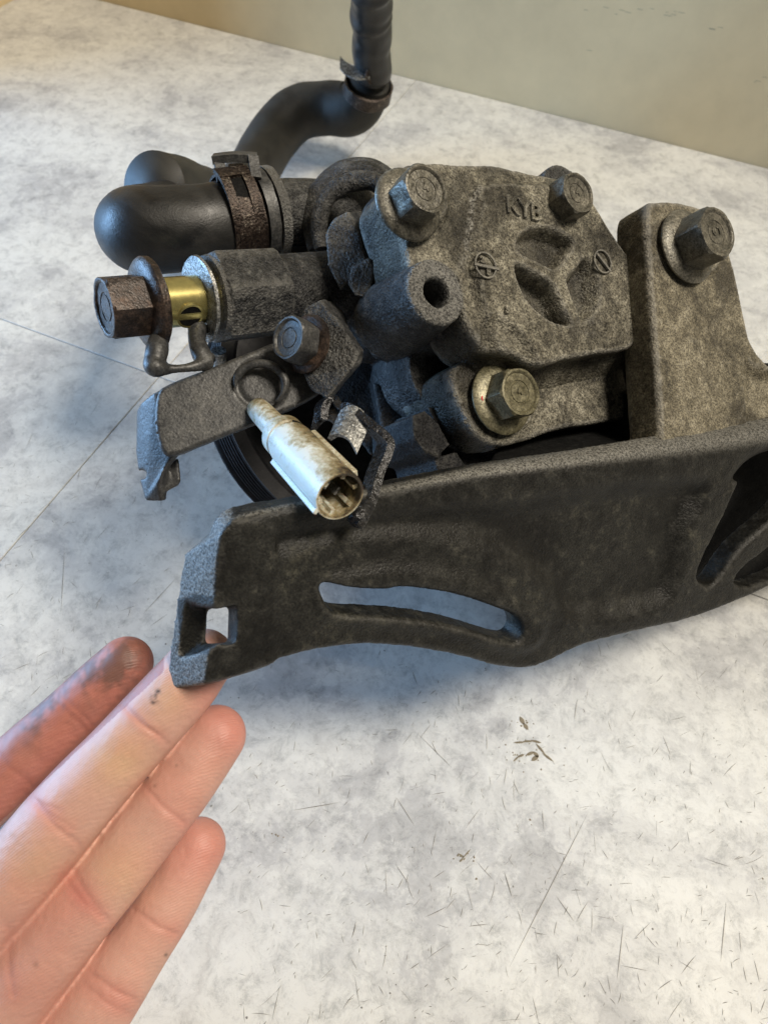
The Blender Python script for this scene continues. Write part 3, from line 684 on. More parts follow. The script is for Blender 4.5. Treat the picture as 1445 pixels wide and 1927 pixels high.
# ---- hoses
hose = empty('hose', (0, 0, 0), pump)
hp = [(P(486, 409, .262), .0140), (P(440, 418, .258), .0141), (P(380, 428, .253), .0142), (P(320, 432, .249), .0143), (P(268, 434, .2500), .0146), (P(262, 430, .268), .0148), (P(290, 420, .292), .0152), (P(325, 400, .315), .0140)]
g_ = tube([a for a, b in hp], [b for a, b in hp], 40, 8); o = mk('hose_elbow', g_.v, g_.f, M['rubber'], hose); fixn(o); rough(o, .0004, 120)
hp = [(P(290, 350, .302), .0138), (P(312, 358, .312), .0152), (P(340, 366, .328), .0156), (P(392, 378, .37), .0156), (P(440, 378, .43), .0160), (P(478, 320, .47), .0164), (P(515, 258, .487), .0170), (P(560, 214, .492), .0172), (P(615, 205, .492), .0170), (P(662, 205, .486), .0168), (P(688, 178, .478), .0150), (P(696, 150, .468), .0134)]
g_ = tube([a for a, b in hp], [b for a, b in hp], 40, 8); o = mk('return_hose', g_.v, g_.f, M['rubber_dusty'], hose); fixn(o); rough(o, .0006, 70)
# upright taped hose section
pts = []; rr = []
for k in range(30):
    t = k/29; y = 140-t*320; d = .462-t*.12; base = .0122-.0006*t
    pts.append(P(700-2*t+1.5*math.sin(k*1.1), y, d)); rr.append(base*(1+(.09 if k % 5 in (0,) and k > 6 else 0)+.01*math.sin(k*2.3)))
g_ = tube(pts, rr, 32, 3); o = mk('taped_hose', g_.v, g_.f, M['tape'], hose); fixn(o); rough(o, .0006, 110)
# rusty clamp at the joint, with two ears
cl = P(692, 168, .470); cax = (P(698, 128, .456)-P(686, 190, .478)).normalized()
clamp2 = lo('hose_clamp', lathe(cl-cax*.0045, cax, [(.0156, 0), (.0162, .0006), (.0162, .0085), (.0156, .009), (.0148, .009), (.0148, 0)], 48, closed=True), M['clamp'], hose, 40, .0006, 150)
def strip(name, path, wv, th, mat, parent, n=5):
    """bent sheet metal: path of points, width vector, thickness"""
    c = [Vector(q) for q in crom([tuple(p) for p in path], n)]; vs = []; fs = []
    for i, p in enumerate(c):
        t = (c[min(i+1, len(c)-1)]-c[max(i-1, 0)]).normalized(); nn = t.cross(wv).normalized()*th*.5
        vs += [p-wv*.5-nn, p+wv*.5-nn, p+wv*.5+nn, p-wv*.5+nn]
    for i in range(len(c)-1):
        for k in range(4): k2 = (k+1) % 4; fs.append([i*4+k, i*4+k2, (i+1)*4+k2, (i+1)*4+k])
    fs += [[0, 1, 2, 3], [(len(c)-1)*4+k for k in range(4)][::-1]]
    o = fixn(mk(name, vs, fs, mat, parent)); sharp(o, 40); return o
def cv(x, y, z): return c2w(np.array((x, y, z), float))
strip('clamp_ear', [P(640, 118, .452), P(652, 130, .450), P(672, 138, .449), P(696, 136, .450)], cv(.000, .0095, -.003), .0014, M['greasy'], hose)
strip('clamp_ear', [P(692, 152, .450), P(696, 136, .449), P(703, 112, .448)], cv(.003, .001, -.010), .0010, M['clamp'], hose)
# front clamp round the elbow end
def band(name, px, py, d, ax, r, wd, th, mat, parent, amp=.0003):
    c = P(px, py, d); return lo(name, lathe(c-ax*wd*.5, ax, [(r, 0), (r+th, 0), (r+th, wd), (r, wd)], 60, closed=True), mat, parent, 40, amp, 250)
cax1 = (hp0 := (P(486, 405, .262)-P(420, 415, .2565))).normalized()
cp1 = band('hose_clamp', 448, 414, .2585, cax1, .0148, .0105, .0010, M['clamp'], hose)
band('clamp_band', 487, 405, .262, cax1, .0148, .0042, .0014, M['blackmetal'], hose)
band('clamp_band', 509, 403, .264, cax1, .0142, .0034, .0022, M['body'], hose)
# raised strap, slot and tall ear of the clamp
strip('clamp_strap', [P(446, 335, .2510), P(443, 352, .2470), P(441, 366, .2450), P(440, 386, .2438)], cv(.0060, 0, .0006), .0010, M['greasy'], hose)
def cshell(name, px0, px1, a0, a1, r0, r1, mat, parent, n=14):
    """part of a band: arc of the hose clamp between two columns"""
    c = P(448, 414, .2585); x, y, a = basis(cax1); xx = (c2w(np.array((0, 1., 0)))-a*c2w(np.array((0, 1., 0))).dot(a)).normalized(); yy = (-view0-a*(-view0).dot(a)).normalized()
    A = []; B = []
    vs = []; fs = []
    for i in range(n+1):
        t = R(a0+(a1-a0)*i/n); d = xx*math.cos(t)-yy*math.sin(t)
        for (r, h) in ((r0, px0), (r1, px0), (r1, px1), (r0, px1)): vs.append(c+a*h+d*r)
    for i in range(n):
        for k in range(4): fs.append([i*4+k, i*4+(k+1) % 4, (i+1)*4+(k+1) % 4, (i+1)*4+k])
    fs += [[0, 1, 2, 3], [n*4+k for k in range(4)][::-1]]
    return lo(name, Geo().add(vs, fs), mat, parent, 40, .0002)
view0 = c2w(np.array((0, 0, 1.)))
cshell('clamp_strap', -.0070, -.0038, 38, 170, .0156, .0168, M['clamp'], hose); cshell('clamp_strap', .0010, .0046, 38, 170, .0156, .0168, M['clamp'], hose)
cshell('clamp_strap', -.0070, .0046, 40, 62, .0156, .0170, M['clamp'], hose); cshell('clamp_strap', -.0070, .0046, 112, 170, .0156, .0169, M['clamp'], hose)
cshell('clamp_slot', -.0038, .0010, 62, 112, .0152, .0158, M['hole'], hose)
for a, b in (((411, 298), (419, 343)), ((476, 296), (482, 337))):
    strip('clamp_ear', [P(*a, .2478), P((a[0]+b[0])/2, (a[1]+b[1])/2, .2474), P(*b, .2468)], cv(.0034, 0, -.001), .0026, M['blackmetal'], hose)
strip('clamp_ear', [P(402, 299, .2474), P(440, 295, .2484), P(482, 297, .2494)], cv(0, .0032, -.004), .0026, M['blackmetal'], hose)
strip('clamp_ear', [P(430, 318, .2515), P(444, 317, .2518), P(458, 317, .252)], cv(0, .0036, -.002), .0012, M['clamp'], hose)
# ---- flange bolts
def bolt(px, py, w, rc, h, rf, rot, mat, fr=FC, name='bolt', mark='4', tilt=None):
    a = fr.z; top = fr.pt(px, py, w); base = top-a*h
    b = fixn(mk(name, *(lambda q: (q.v, q.f))(hexagon(base, a, rc, h, rot)), mat, pump)); sharp(b, 30); rough(b, .00018, 500)
    f = lathe(base-a*.0016, a, [(rf*.97, 0), (rf, .0003), (rf, .0009), (rf*.93, .0017), (rf*.70, .0026), (rf*.6, .0027)], 48)
    f = fixn(mk('bolt_flange', f.v, f.f, mat, b)); sharp(f, 45); rough(f, .00015, 400)
    if mark: text_on(fr, mark, px-2, py-1, w-.0006, .0034, 'head_mark', mat, b, rot=R(20), ext=.0002)
    return b
bolt(803, 354, .0125, .0078, .0088, .0108, .25, M['steel'])
bolt(1088, 362, .0090, .0076, .0085, .0094, .7, M['steel'])
b3 = bolt(980, 737, -.0005, .0086, .0084, .0120, .5, M['zinc'])
dt = lathe(FC.pt(908, 750, -.0088), NW, [(.0011, 0), (.0010, .0006)], 12); lo('paint_dot', dt, M['red'], b3)
bolt(1196, 708, -.0080, .0078, .006, .0108, .1, M['steel'], mark=None)
# ---- bracket arm, in front at the right
FA = Frame(FC.pt(1280, 600, .012), (.47, .09, .88))
armo = [(1218, 392), (1240, 378), (1272, 378), (1310, 388), (1352, 400), (1372, 470), (1385, 520), (1400, 590), (1412, 640), (1432, 672), (1470, 690), (1620, 690), (1640, 770), (1440, 808), (1300, 836), (1250, 845), (1242, 780), (1232, 640), (1222, 500)]
arm = relief('bracket_arm', FA, armo, 0, .0135, M['arm'], pump, sp=.0008, rnd=.0016, levels=10, feats=[('circ', (1312, 462), .0120, .0022, .0022), ('poly', [(1400, 640), (1440, 690), (1700, 690), (1700, 900), (1440, 900)], -.003, .006), ('line', [(1215, 520), (1235, 760)], .003, .0008)])
bolt(1350, 436, .0140, .0096, .0110, .0132, .35, M['steel'], fr=FA, mark='8 T')
# ---- slotted lower bracket plate
top_pt = FA.pt(1250, 835, .004)
FP = Frame(top_pt, (.46, -.30, .84))
po = [(440, 978), (416, 1006), (408, 1060), (405, 1112), (400, 1160), (392, 1225), (386, 1286), (430, 1275), (520, 1246), (600, 1226), (700, 1216), (800, 1225), (880, 1241), (940, 1257), (990, 1260), (1030, 1249), (1100, 1216), (1200, 1190), (1300, 1166), (1400, 1128), (1480, 1092), (1620, 1040),
      (1720, 960), (1700, 800), (1560, 780), (1445, 800), (1350, 816), (1250, 832), (1100, 858), (900, 888), (800, 908), (700, 928), (600, 945), (530, 957), (480, 966)]
slot = [(608, 1098), (660, 1106), (720, 1109), (760, 1104), (850, 1117), (930, 1142), (968, 1160), (980, 1180), (974, 1200), (950, 1204), (850, 1176), (750, 1161), (645, 1156), (618, 1142), (606, 1118)]
notch = [(404, 1140), (425, 1146), (440, 1138), (457, 1134), (459, 1175), (453, 1214), (425, 1212), (404, 1213)]
pk1 = [(1322, 1098), (1314, 1082), (1330, 1040), (1362, 975), (1396, 905), (1440, 868), (1520, 850), (1540, 880), (1466, 966), (1396, 1030), (1352, 1090), (1336, 1104)]
pk2 = [(1384, 1092), (1404, 1066), (1450, 1030), (1530, 960), (1600, 925), (1600, 1000), (1500, 1068), (1425, 1102), (1396, 1104)]
def prnd(V, fr):
    # the lip along the top is broad at the right and thin at the left
    x0 = fr.uv(700, 928)[0]; x1 = fr.uv(1350, 816)[0]; t = np.clip((V[:, 0]-x0)/(x1-x0), 0, 1)
    ytop = np.interp(V[:, 0], [fr.uv(440, 978)[0], fr.uv(900, 888)[0], fr.uv(1445, 800)[0]], [fr.uv(440, 978)[1], fr.uv(900, 888)[1], fr.uv(1445, 800)[1]])
    near = V[:, 1] > ytop-.02
    return np.where(near, .0018+.0072*t**1.3, .0016)
def pshift(u, v, fr, memo={}):
    if 'x' not in memo: memo['x'] = (fr.uv(470, 1100)[0], fr.uv(400, 1100)[0], fr.uv(400, 1000)[1], fr.uv(400, 1280)[1])
    xa, xb, ya, yb = memo['x']; t = min(max((u-xa)/(xb-xa), 0), 1.2)
    s = min(max((v-ya)/(yb-ya), -.2), 1.2)
    return (-.0058*t*(1-.05*s), t*(-.0060*(1-s)-.0075*s)-.002*(1-t)*0)
def ph(V, fr, dist):
    h = np.zeros(len(V))
    q = [fr.uv(x, y) for x, y in [(600, 1090), (700, 1062), (800, 1062), (900, 1085), (990, 1130), (1030, 1175), (1000, 1225), (930, 1225), (800, 1190), (640, 1175), (595, 1150)]]
    h += .0016*sstep(-sdf(V, crom(q, 5, True))/.005+.3)
    # hollow web beside the pockets' frame and below the top rib
    q = [fr.uv(x, y) for x, y in [(450, 1010), (700, 965), (1000, 930), (1290, 895), (1335, 925), (1300, 1010), (1285, 1090), (1240, 1150), (1080, 1175), (1010, 1100), (900, 1040), (760, 1015), (600, 1030), (480, 1070)]]
    h -= .0042*sstep(-sdf(V, crom(q, 5, True))/.010+.1)
    return h
pr_ = relief('raw_plate', FP, po, 0, .0085, None, pump, sp=.0009, rnd=prnd, holes=[slot, pk1, pk2], hfun=ph, levels=8, amp=0)
gp = Geo(); gp.add([v.co+OFF['raw_plate'] for v in pr_.data.vertices], [list(f.vertices) for f in pr_.data.polygons]); bpy.data.objects.remove(pr_); OFF.pop('raw_plate')
def dz(x, y, h=0):                               # depth of the plate's front plane under a photo pixel
    return -(FP.pt(x, y, h)-CAM).dot(c2w(np.array((0, 0, 1.))))
def fq(l, h): return [FP.pt(x, y, h) for x, y in l]
def bq(l, e): return [P(x, y, dz(410, min(max(y, 1000), 1280))+e) for x, y in l]
endb = loft2(fq([(440, 976), (416, 1003), (409, 1055), (405, 1112), (396, 1210), (386, 1288), (440, 1273), (520, 1246), (520, 990)], .0004),
             bq([(424, 978), (346, 1044), (336, 1100), (326, 1165), (315, 1240), (307, 1297), (395, 1288), (510, 1252), (510, 970)], .0125))
cut1 = loft2(bq([(372, 1112), (412, 1146), (436, 1140), (459, 1134), (461, 1175), (455, 1214), (420, 1212), (366, 1222)], -.004),
             bq([(347, 1128), (360, 1144), (410, 1146), (431, 1140), (431, 1175), (428, 1208), (380, 1212), (334, 1244)], .0095))
cut2 = loft2(bq([(390, 1146), (431, 1140), (429, 1210), (386, 1212)], .006), bq([(390, 1146), (431, 1140), (429, 1210), (386, 1212)], .020))
plate = blob('slotted_bracket', [gp, endb], .0007, M['bracket'], pump, smooth=2, cuts=[cut1, cut2], amp=.00006, amp2=.00016)
def lip_wear_lit(C):  # worn lip, also painted paler for the top light it catches
    q = topix(C); d = pldist(q, [(440, 975), (530, 955), (700, 925), (900, 886), (1100, 856), (1250, 832), (1500, 792)])
    wpx = np.interp(q[:, 0], [440, 800, 1100, 1300, 1500], [4, 7, 16, 26, 30]); return .6*sstep((wpx*1.5-d)/wpx)*np.interp(q[:, 0], [430, 600, 900, 1150, 1400], [.5, .55, .95, .9, .7])
def end_wear_lit(C):  # bare machined end face, with window light painted into its colour
    q = topix(C); lim = np.interp(q[:, 1], [975, 1003, 1055, 1112, 1210, 1288], [436, 414, 407, 403, 394, 384])
    return np.maximum(lip_wear_lit(C), np.where(q[:, 0] < lim, .55, 0)*(sdf(q, [(366, 1118), (462, 1130), (458, 1218), (340, 1236), (334, 1130)]) > 0))
attr(plate, 'wear_lit', end_wear_lit)
# web that joins arm, plate and body behind, near-black as painted shade
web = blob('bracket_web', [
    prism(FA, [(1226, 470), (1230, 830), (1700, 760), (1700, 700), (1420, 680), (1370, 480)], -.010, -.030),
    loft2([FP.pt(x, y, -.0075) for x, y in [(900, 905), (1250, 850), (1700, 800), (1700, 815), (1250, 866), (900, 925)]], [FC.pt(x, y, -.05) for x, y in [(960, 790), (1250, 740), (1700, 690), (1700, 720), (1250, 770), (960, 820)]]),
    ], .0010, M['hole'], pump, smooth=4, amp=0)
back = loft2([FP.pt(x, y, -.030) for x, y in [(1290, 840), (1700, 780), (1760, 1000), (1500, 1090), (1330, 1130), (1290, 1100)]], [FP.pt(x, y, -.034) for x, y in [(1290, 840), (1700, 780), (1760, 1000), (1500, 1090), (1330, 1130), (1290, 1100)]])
lo('pocket_shade', back, M['hole'], pump)  # added dark sheet, stands for the shade inside the pockets
# T-shaped recess in the end of the plate
# ---- pulley (grooved), resting on the counter
ctr = FC.pt(960, 590, 0)-NW*.103
RP = .0640; prof = [(.0560, -.013), (RP, -.013), (RP+.0010, -.0125), (RP+.0010, -.0115)]
z = -.0105
for k in range(7): prof += [(RP, z), (RP-.0022, z+.0010), (RP, z+.0020), (RP+.0002, z+.0024)]; z += .0028
prof += [(RP, z), (RP+.0012, z+.0008), (RP+.0012, z+.002), (.0600, z+.002), (.0585, z+.001), (.0580, -.010)]
pl = fixn(mk('pulley', *(lambda q: (q.v, q.f))(lathe(ctr, NW, prof, 96, closed=True)), M['pulley'], pump)); sharp(pl, 30)
g = lathe(ctr-NW*.009, NW, [(.0585, 0), (.0585, .003), (.030, .006), (.012, .008)], 64); lo('pulley_web', g, M['pulley'], pl)
for k in range(5):
    a = k*2*math.pi/5+.5; d = FC.x*math.cos(a)+FC.y*math.sin(a)
    g = lathe(ctr+d*.040-NW*.005, NW, [(.0085, 0), (.0085, .0035)], 24); lo('pulley_hole', g, M['hole'], pl)
lo('pulley_hub', lathe(ctr-NW*.01, NW, [(.014, 0), (.014, .03)], 32), M['body'], pl)
lowest = min((pl.matrix_world @ v.co).z + OFF[pl.name].z*0 for v in pl.data.vertices)

# ---- pressure switch bracket: stamped plate with rolled flange and embossed ring
FT = Frame(P(420, 760, .212), (.18, .12, .97))
to = [(296, 744), (318, 722), (400, 690), (470, 662), (520, 644), (560, 660), (600, 715), (604, 735), (560, 762), (500, 788), (440, 812), (380, 836), (334, 854), (306, 850), (292, 800)]
tb = relief('stamped_bracket', FT, to, 0, .0028, M['blackmetal'], pump, sp=.0007, rnd=.0008, levels=4, feats=[('circ', (492, 722), .0085, -.0008, .001), ('circ', (492, 722), .0066, .0006, .001)], amp=.00006, amp2=.0001)
g_ = tube([P(490+47*math.cos(a), 724-40*math.sin(a), dd) for a, dd in zip(np.linspace(3.3, -.9, 14), [.2116]*14)], [.0003]+[.0008]+[.0013]*9+[.0010, .0008, .0003], 14, 4); lo('embossed_ring', g_, M['blackmetal'], tb)
def bent(l): return [P(*q) for q in l]
fA = [(258, 772, .2185), (268, 756, .2150), (290, 738, .2113), (330, 718, .2106), (345, 850, .2104), (322, 862, .2106), (306, 884, .2110), (300, 915, .2135), (306, 943, .2155), (274, 942, .2175), (262, 900, .2190), (256, 850, .2195)]
fB = [(264, 774, .2230), (274, 760, .2190), (296, 742, .2140), (334, 722, .2130), (345, 846, .2130), (330, 866, .2132), (318, 886, .2150), (314, 915, .2170), (316, 941, .2190), (284, 941, .2215), (268, 900, .2230), (262, 850, .2235)]
fl = blob('bracket_flange', [loft2(bent(fA), bent(fB)),
    loft2([P(x, y, .2165) for x, y in [(304, 876), (336, 862), (341, 905), (337, 913), (312, 925), (302, 930)]], [P(x, y, .230) for x, y in [(304, 876), (335, 862), (339, 905), (335, 913), (312, 925), (302, 930)]])],
    .0005, M['blackmetal'], tb, smooth=5, amp=.00004, amp2=.0001, cuts=[lathe(P(268, 893, .224), CAM-P(268, 893, .224), [(.0014, 0), (.0014, .012)], 16)])
# blue-lit lug plate with its bolt
lugp = blob('lug_plate', [
    loft2([P(x, y, z) for x, y, z in [(572, 580, .2130), (602, 564, .2120), (640, 610, .2090), (672, 662, .2065), (668, 684, .2062), (616, 750, .2070), (585, 735, .2090), (562, 690, .2115), (556, 620, .213)]],
          [P(x+14, y-2, z+.0045) for x, y, z in [(572, 580, .2130), (602, 564, .2120), (640, 610, .2090), (672, 662, .2065), (668, 684, .2062), (616, 750, .2070), (585, 735, .2090), (562, 690, .2115), (556, 620, .213)]]),
    loft2([P(x, y, .214) for x, y in [(575, 582), (604, 566), (628, 590), (640, 640)]], [P(x, y, .235) for x, y in [(595, 582), (625, 566), (650, 590), (660, 640)]])],
    .0006, M['body'], pump, smooth=4)
LBf = Frame(P(545, 638, .208), (-.62, .06, .78))
bb = P(541, 635, .2040); ba = LBf.z
q = hexagon(bb-ba*.0070, ba, .0070, .0070, .2); sb = fixn(mk('bolt', q.v, q.f, M['blackmetal'], pump)); sharp(sb, 30); rough(sb, .0002, 500)
q = lathe(bb-ba*.0085, ba, [(.0088, 0), (.0088, .0010), (.0075, .0018)], 32); lo('bolt_flange', q, M['rust'], sb)
# ---- white connector
C0 = P(466, 757, .2140); C1 = P(524, 832, .2020); C2 = P(645, 940, .1700); CXa = (C2-P(505, 790, .2065)).normalized()
C1b = C2-CXa*.040
con = empty('wire_connector', (0, 0, 0), pump)
Ls = .026
st = lathe(C1b-CXa*.0155, CXa, [(.0028, -.0035), (.0034, -.0028), (.0036, 0), (.0037, .006), (.0038, .012), (.0038, .018)], 32)
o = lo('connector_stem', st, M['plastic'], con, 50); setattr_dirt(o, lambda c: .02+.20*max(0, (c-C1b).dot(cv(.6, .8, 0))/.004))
L = .0385
prof = [(.0046, 0), (.0056, .0005), (.0061, .0016), (.0061, .0050), (.0057, .0054), (.0057, .0066), (.0062, .0070), (.0064, .0085)]+[(.0064, .0085+k_*.0035) for k_ in range(1, 8)]+[(.0065, L-.001), (.0063, L), (.0057, L), (.0054, L-.0015), (.0052, L-.014), (.003, L-.0145)]
hs = lathe(C1b, CXa, prof, 48); o = lo('connector_housing', hs, M['plastic'], con, 40)
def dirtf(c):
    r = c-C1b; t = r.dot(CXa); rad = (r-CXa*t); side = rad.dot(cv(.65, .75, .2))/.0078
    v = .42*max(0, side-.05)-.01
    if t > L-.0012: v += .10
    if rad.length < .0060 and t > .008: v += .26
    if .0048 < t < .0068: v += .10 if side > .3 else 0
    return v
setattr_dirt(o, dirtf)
# seal groove stripe, latch rib, inner ribs and terminals
sidev = (cv(.65, .75, .2)-CXa*cv(.65, .75, .2).dot(CXa)).normalized(); sv2 = CXa.cross(sidev)
g = Geo()
for k in range(10):
    a0 = (-.45+.9*k/10); a1 = (-.45+.9*(k+1)/10); d0 = sidev*math.cos(a0)+sv2*math.sin(a0); d1 = sidev*math.cos(a1)+sv2*math.sin(a1)
    A = [C1b+CXa*.0052+d0*.00590, C1b+CXa*.0052+d1*.00590, C1b+CXa*.0068+d1*.00590, C1b+CXa*.0068+d0*.00590]
    g.grow(loft2(A, [p+(d0 if i in (0, 3) else d1)*.0002 for i, p in enumerate(A)]))
lo('seal_stripe', g, M['hole'], con)
def boxalong(c, ax, sd, up, l, w_, h_):
    A = [c+sd*w_*sx*.5+up*h_*sy*.5 for sx, sy in ((-1, -1), (1, -1), (1, 1), (-1, 1))]; return loft2(A, [p+ax*l for p in A])
rd = (sidev*.70-sv2*.70).normalized(); rt = CXa.cross(rd)
for sgn, nm in ((1, 'latch_rib'),):
    q = boxalong(C1b+CXa*.0075+rd*.0064, CXa, rt, rd, .026, .0050, .0022); o = lo(nm, q, M['plastic'], con); bevel(o, .0004); setattr_dirt(o, lambda c: .10)
q = boxalong(C1b+CXa*.010-sidev*.0061+sv2*.0030, CXa, sv2, -sidev, .0285, .0012, .0016); o = lo('side_rib', q, M['plastic'], con); bevel(o, .0003); setattr_dirt(o, lambda c: -.05)
for k in range(6):
    a = k*math.pi/3+.4; d = sidev*math.cos(a)+sv2*math.sin(a); q = boxalong(C1b+CXa*(L-.013)+d*.0049, CXa, CXa.cross(d), d, .0118, .0011, .0015)
    o = lo('inner_rib', q, M['plastic'], con); setattr_dirt(o, lambda c: .18)
for s in (-1, 1):
    q = boxalong(C1b+CXa*(L-.0145)+sv2*s*.0018, CXa, sidev, sv2, .0100, .0022, .0007); lo('terminal_pin', q, M['greasy'], con)
# ---- bent holder beside the connector
hld = [P(604, 790, .2060), P(606, 765, .2065), P(622, 752, .207), P(632, 765, .205), P(652, 768, .2035), P(680, 790, .200), P(722, 826, .1965), P(722, 850, .1950), P(706, 890, .1930), P(692, 940, .1880), P(680, 965, .1840), P(668, 988, .1800)]
strip('connector_holder', hld, cv(-.003, .001, -.0095), .0022, M['greasyblack'], pump, 6)
strip('holder_clip', [P(632, 800, .199), P(648, 792, .1975), P(668, 800, .1965), P(684, 826, .1955)], cv(-.0035, -.0085, .0035), .0014, M['greasy'], pump, 6)
strip('holder_clip', [P(592, 792, .205), P(618, 770, .204), P(646, 792, .201)], cv(-.001, -.006, .003), .0016, M['greasyblack'], pump, 6)
blob('holder_tip', [tube([P(690, 946, .184), P(678, 966, .180), P(668, 984, .178)], [.0018, .0024, .0022], 14, 5)], .0005, M['greasyblack'], pump, smooth=3)
# mass behind everything, body underside; a dark block added to blacken a gap
blob('housing_gap_fill', [
    cyl(900, 640, -.060, -.092, .030), cyl(700, 620, -.075, -.092, .018),
    loft2([P(x, y, .262) for x, y in [(560, 560), (720, 560), (760, 760), (700, 860), (620, 760), (540, 680)]], [P(x, y, .30) for x, y in [(560, 560), (760, 560), (800, 760), (720, 860), (620, 760), (560, 680)]]),
    loft2([P(x, y, .275) for x, y in [(860, 800), (1240, 740), (1240, 850), (860, 905)]], [P(x, y, .30) for x, y in [(860, 800), (1240, 740), (1240, 850), (860, 905)]]),  # added block, its dark colour stands for shade in the gap
    loft2([P(x, y, .256) for x, y in [(700, 720), (830, 760), (800, 850), (720, 830)]], [P(x, y, .29) for x, y in [(700, 700), (880, 760), (860, 860), (720, 830)]])
    ], .001, M['blackish'], pump, smooth=5)
# ================================================================== THE HAND
def fing(l): return [P(x, y, d) for x, y, d, r in l], [.965*r*d/FPX for x, y, d, r in l]
fingers_raw = {
 'index': [(262, 1226, .2130, 33), (236, 1250, .2130, 53), (195, 1290, .2125, 57), (130, 1352, .2115, 59), (60, 1415, .210, 62), (-20, 1490, .209, 65), (-110, 1580, .208, 70), (-200, 1690, .208, 74), (-260, 1800, .210, 78)],
 'middle': [(404, 1212, .2010, 38), (382, 1243, .2000, 60), (345, 1290, .1985, 66), (290, 1350, .1975, 68), (220, 1426, .1965, 70), (160, 1490, .1955, 74), (92, 1570, .1945, 78), (20, 1662, .194, 78), (-55, 1760, .196, 80), (-120, 1880, .200, 84)],
 'ring': [(428, 1362, .2010, 34), (410, 1387, .2000, 60), (380, 1429, .199, 63), (338, 1490, .1975, 64), (276, 1568, .196, 66), (219, 1641, .195, 68), (150, 1718, .1945, 75), (75, 1808, .195, 82), (0, 1905, .197, 88), (-60, 1990, .200, 82)],
 'pinky': [(400, 1566, .2000, 32), (383, 1594, .1990, 54), (358, 1640, .198, 56), (318, 1710, .1965, 60), (268, 1785, .1955, 64), (220, 1855, .195, 71), (164, 1935, .195, 77), (100, 2020, .197, 84), (40, 2110, .200, 80)],
}
DD = {'ring': .0075, 'pinky': .0140}
for k_, a_ in DD.items():
    L_ = fingers_raw[k_]; fingers_raw[k_] = [(x-(11 if k_ == 'pinky' else 6), y, d+a_*max(0, 1-i/(len(L_)-1))**.7, r) for i, (x, y, d, r) in enumerate(L_)]
fingers = fingers_raw
view = c2w(np.array((0, 0, 1.)))
gs = []
for k, l in fingers.items():
    p, r = fing(l); gs.append(tube(p[1:], r[1:], 28, 6, flat=.92, flatdir=view))
    rr_ = r[1]*1.0; gs.append(lathe(p[1], (p[1]-p[2]).normalized()*.8+(p[0]-p[1]).normalized()*.2, [(rr_, -.0005)]+[(rr_*math.cos(t), rr_*1.05*math.sin(t)) for t in (.2, .4, .6, .8, 1.0, 1.2, 1.4)], 28))
    gs[-1].v = [v-view*((v-p[1]).dot(view)*.08) for v in gs[-1].v]
# palm, thumb root and wrist (mostly outside the picture)
gs.append(tube([P(-30, 1860, .205), P(-110, 1960, .207), P(-200, 2080, .210), P(-300, 2220, .215)], [.013, .016, .018, .018], 24, 5))
gs.append(tube([P(60, 1960, .205), P(-20, 2060, .207), P(-120, 2180, .210), P(-240, 2300, .215)], [.0125, .0155, .018, .018], 24, 5))
gs.append(tube([P(-150, 1790, .213), P(-220, 1930, .214), P(-310, 2080, .215), P(-380, 2260, .217)], [.013, .015, .018, .018], 24, 5))
gs.append(tube([P(-110, 1860, .212), P(0, 1990, .21), P(60, 2090, .21)], [.010, .012, .010], 20, 5))
gs.append(tube([P(-300, 2200, .217), P(-420, 2420, .222), P(-540, 2640, .228)], [.024, .023, .023], 28, 5))
gs.append(tube([P(-330, 2120, .212), P(-470, 1960, .205), P(-560, 1800, .20), P(-600, 1660, .20), P(-610, 1600, .20)], [.017, .014, .0115, .011, .007], 24, 5))
horg = P(100, 1700, .2); horg.z = 0
hand = blob('hand', gs, .0005, M['skin'], None, smooth=9, amp=.0, origin=horg)
tag(hand, 'bare left hand, palm side up, greasy fingertips under the end of the black bracket', 'hand')
me = hand.data; nv = len(me.vertices)
co = np.empty(nv*3); me.vertices.foreach_get('co', co); co = co.reshape(-1, 3)+np.array(OFF[hand.name])
nn = np.empty(nv*3); me.vertices.foreach_get('normal', nn); nn = nn.reshape(-1, 3)
rel = co-np.array(CAM); xc = rel@np.array(c2w(np.array((1., 0, 0)))); yc = rel@np.array(c2w(np.array((0, 1., 0)))); zc = -(rel@np.array(view))
px = CX+FPX*xc/zc; py = CY-FPX*yc/zc; facing = np.clip(-(nn*rel).sum(1)/np.linalg.norm(rel, axis=1), 0, 1)
# flexion creases: (x0,y0,x1,y1,width px,depth m)
cre = [(238, 1330, 300, 1385, 5, .00045), (248, 1345, 290, 1378, 4, .0003), (82, 1530, 135, 1578, 6, .0005), (70, 1510, 120, 1548, 5, .0003), (60, 1500, 100, 1520, 5, .0003),
       (284, 1492, 335, 1540, 5, .00045), (145, 1650, 190, 1715, 6, .00045), (128, 1660, 175, 1712, 5, .0003), (268, 1722, 325, 1755, 5, .00045), (190, 1845, 250, 1880, 6, .0005), (180, 1870, 235, 1905, 5, .0003),
       (95, 1300, 150, 1362, 6, .0004), (105, 1290, 160, 1350, 4, .0003), (-10, 1410, 50, 1470, 6, .0004), (18, 1770, 22, 1850, 6, .0004)]
disp = np.zeros(nv); red = np.zeros(nv)
for x0, y0, x1, y1, wd, dp in cre:
    a = np.array((x0, y0), float); ab = np.array((x1-x0, y1-y0), float); ap = np.stack([px, py], 1)-a; t = (ap@ab)/(ab@ab); tc = np.clip(t, -.25, 1.25)
    perp = np.array((-ab[1], ab[0]))/np.hypot(*ab); curve = 4*np.sin(np.clip(t, 0, 1)*math.pi)
    dd = np.hypot(ap[:, 0]-tc*ab[0]-perp[0]*curve, ap[:, 1]-tc*ab[1]-perp[1]*curve)
    disp -= .55*dp*np.exp(-(dd/(wd*1.1))**2); red += .3*np.exp(-(dd/(wd*3))**2)
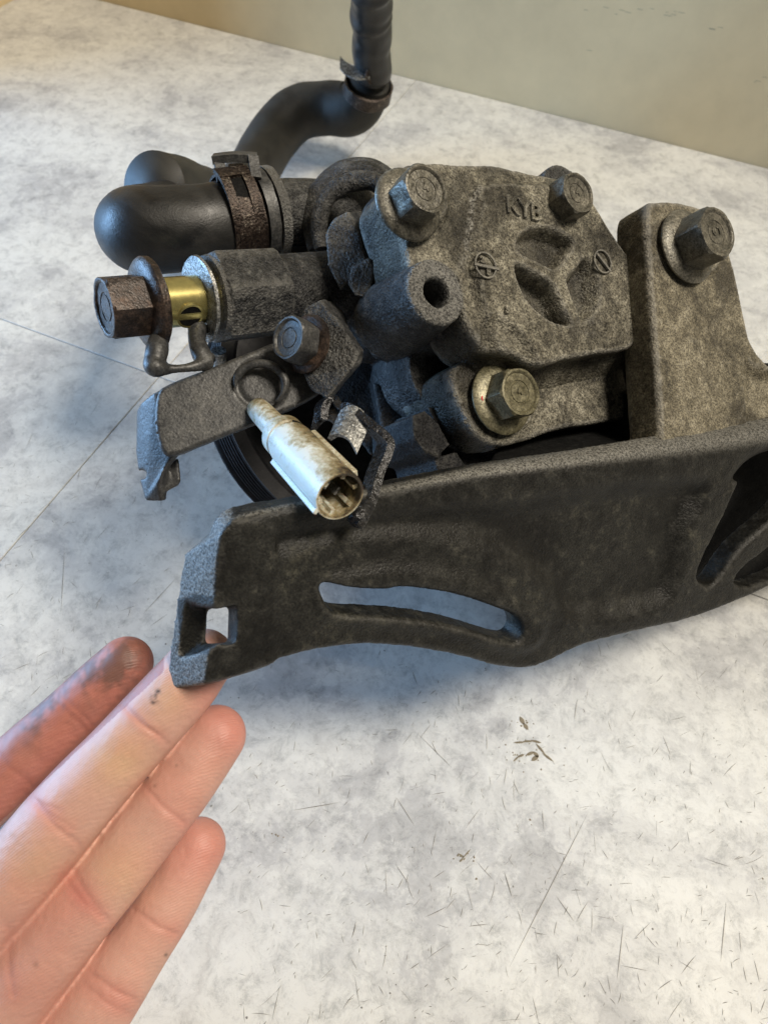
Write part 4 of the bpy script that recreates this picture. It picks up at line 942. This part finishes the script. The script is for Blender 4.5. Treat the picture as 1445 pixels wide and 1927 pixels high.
disp += np.array([.00022*mnoise.noise(Vector(c*160))+.00008*mnoise.noise(Vector(c*600)) for c in co])
co2 = co+nn*disp[:, None]*np.clip(facing*1.5, 0, 1)[:, None]
me.vertices.foreach_set('co', (co2-np.array(OFF[hand.name])).ravel()); me.update()
# skin colour: redder tips and joints, yellower pads, grease on the first finger
def spot(x, y, r, k=1.): return k*np.exp(-(((px-x)**2+(py-y)**2)/r**2))
base = np.tile(np.array((.60, .36, .29)), (nv, 1)); redc = np.array((.55, .215, .175)); yel = np.array((.62, .42, .25)); grease = np.array((.13, .07, .055)); blk = np.array((.03, .025, .02))
def lerp(c, k): 
    global base
    k = np.clip(k, 0, 1)[:, None]; base = base*(1-k)+c*k
nz = np.array([mnoise.fractal(Vector(c*90), .8, 2, 4) for c in co]); nz2 = np.array([mnoise.fractal(Vector(c*420), .8, 2, 3) for c in co])
lerp(yel, spot(230, 1430, 55, .7)+spot(320, 1310, 40, .45)+spot(230, 1640, 60, .5)+spot(80, 1640, 60, .4))
lerp(redc, red*.8+spot(440, 1370, 70, .8)+spot(400, 1590, 70, .7)+spot(330, 1640, 60, .3)+spot(330, 1480, 60, .3)+spot(90, 1720, 90, .4)+spot(60, 1880, 90, .4)+spot(150, 1690, 45, .35)+spot(390, 1280, 50, .55)+spot(220, 1880, 45, .4)+spot(330, 1750, 40, .25))
idx = np.array([min(math.hypot(a-q[0], b-q[1]) for q in [(262, 1226), (195, 1290), (130, 1352), (60, 1415), (-20, 1490)]) for a, b in zip(px, py)])
onidx = sstep((py*0+((px-300)*(1270-1560)/(300-0)+1250 - py))/40+.5)*(idx < 110)
onidx = np.where((px-0)*.92+(py-1548)*1.0 < 0, 1., 0.)*(px < 310)
lerp(np.array((.40, .14, .10)), onidx*.9)
dirt = (spot(225, 1245, 45, .9)+spot(170, 1265, 50, .6)+spot(110, 1310, 50, .6)+spot(40, 1340, 60, .6)+spot(85, 1350, 25, .5))*(.5+1.2*nz+.5*nz2)
lerp(grease, np.clip(dirt*1.25+.10, 0, .85)*onidx)
lerp(blk, np.clip(spot(293, 1312, 8, 1.1)+spot(298, 1302, 5, 1.)+spot(288, 1322, 4, .8), 0, .9)*np.clip(.6+nz2*1.5, 0, 1))
lerp(blk, spot(313, 1797, 3.5, .7)+spot(332, 1441, 3, .5)+spot(292, 1479, 3, .5)); lerp(grease, spot(68, 1815, 6, .4)+spot(340, 1450, 18, .12))
cl_ = me.attributes.new('tint', 'FLOAT_COLOR', 'POINT'); cc = np.ones((nv, 4)); cc[:, :3] = np.clip(base, 0, 1); cl_.data.foreach_set('color', cc.ravel())
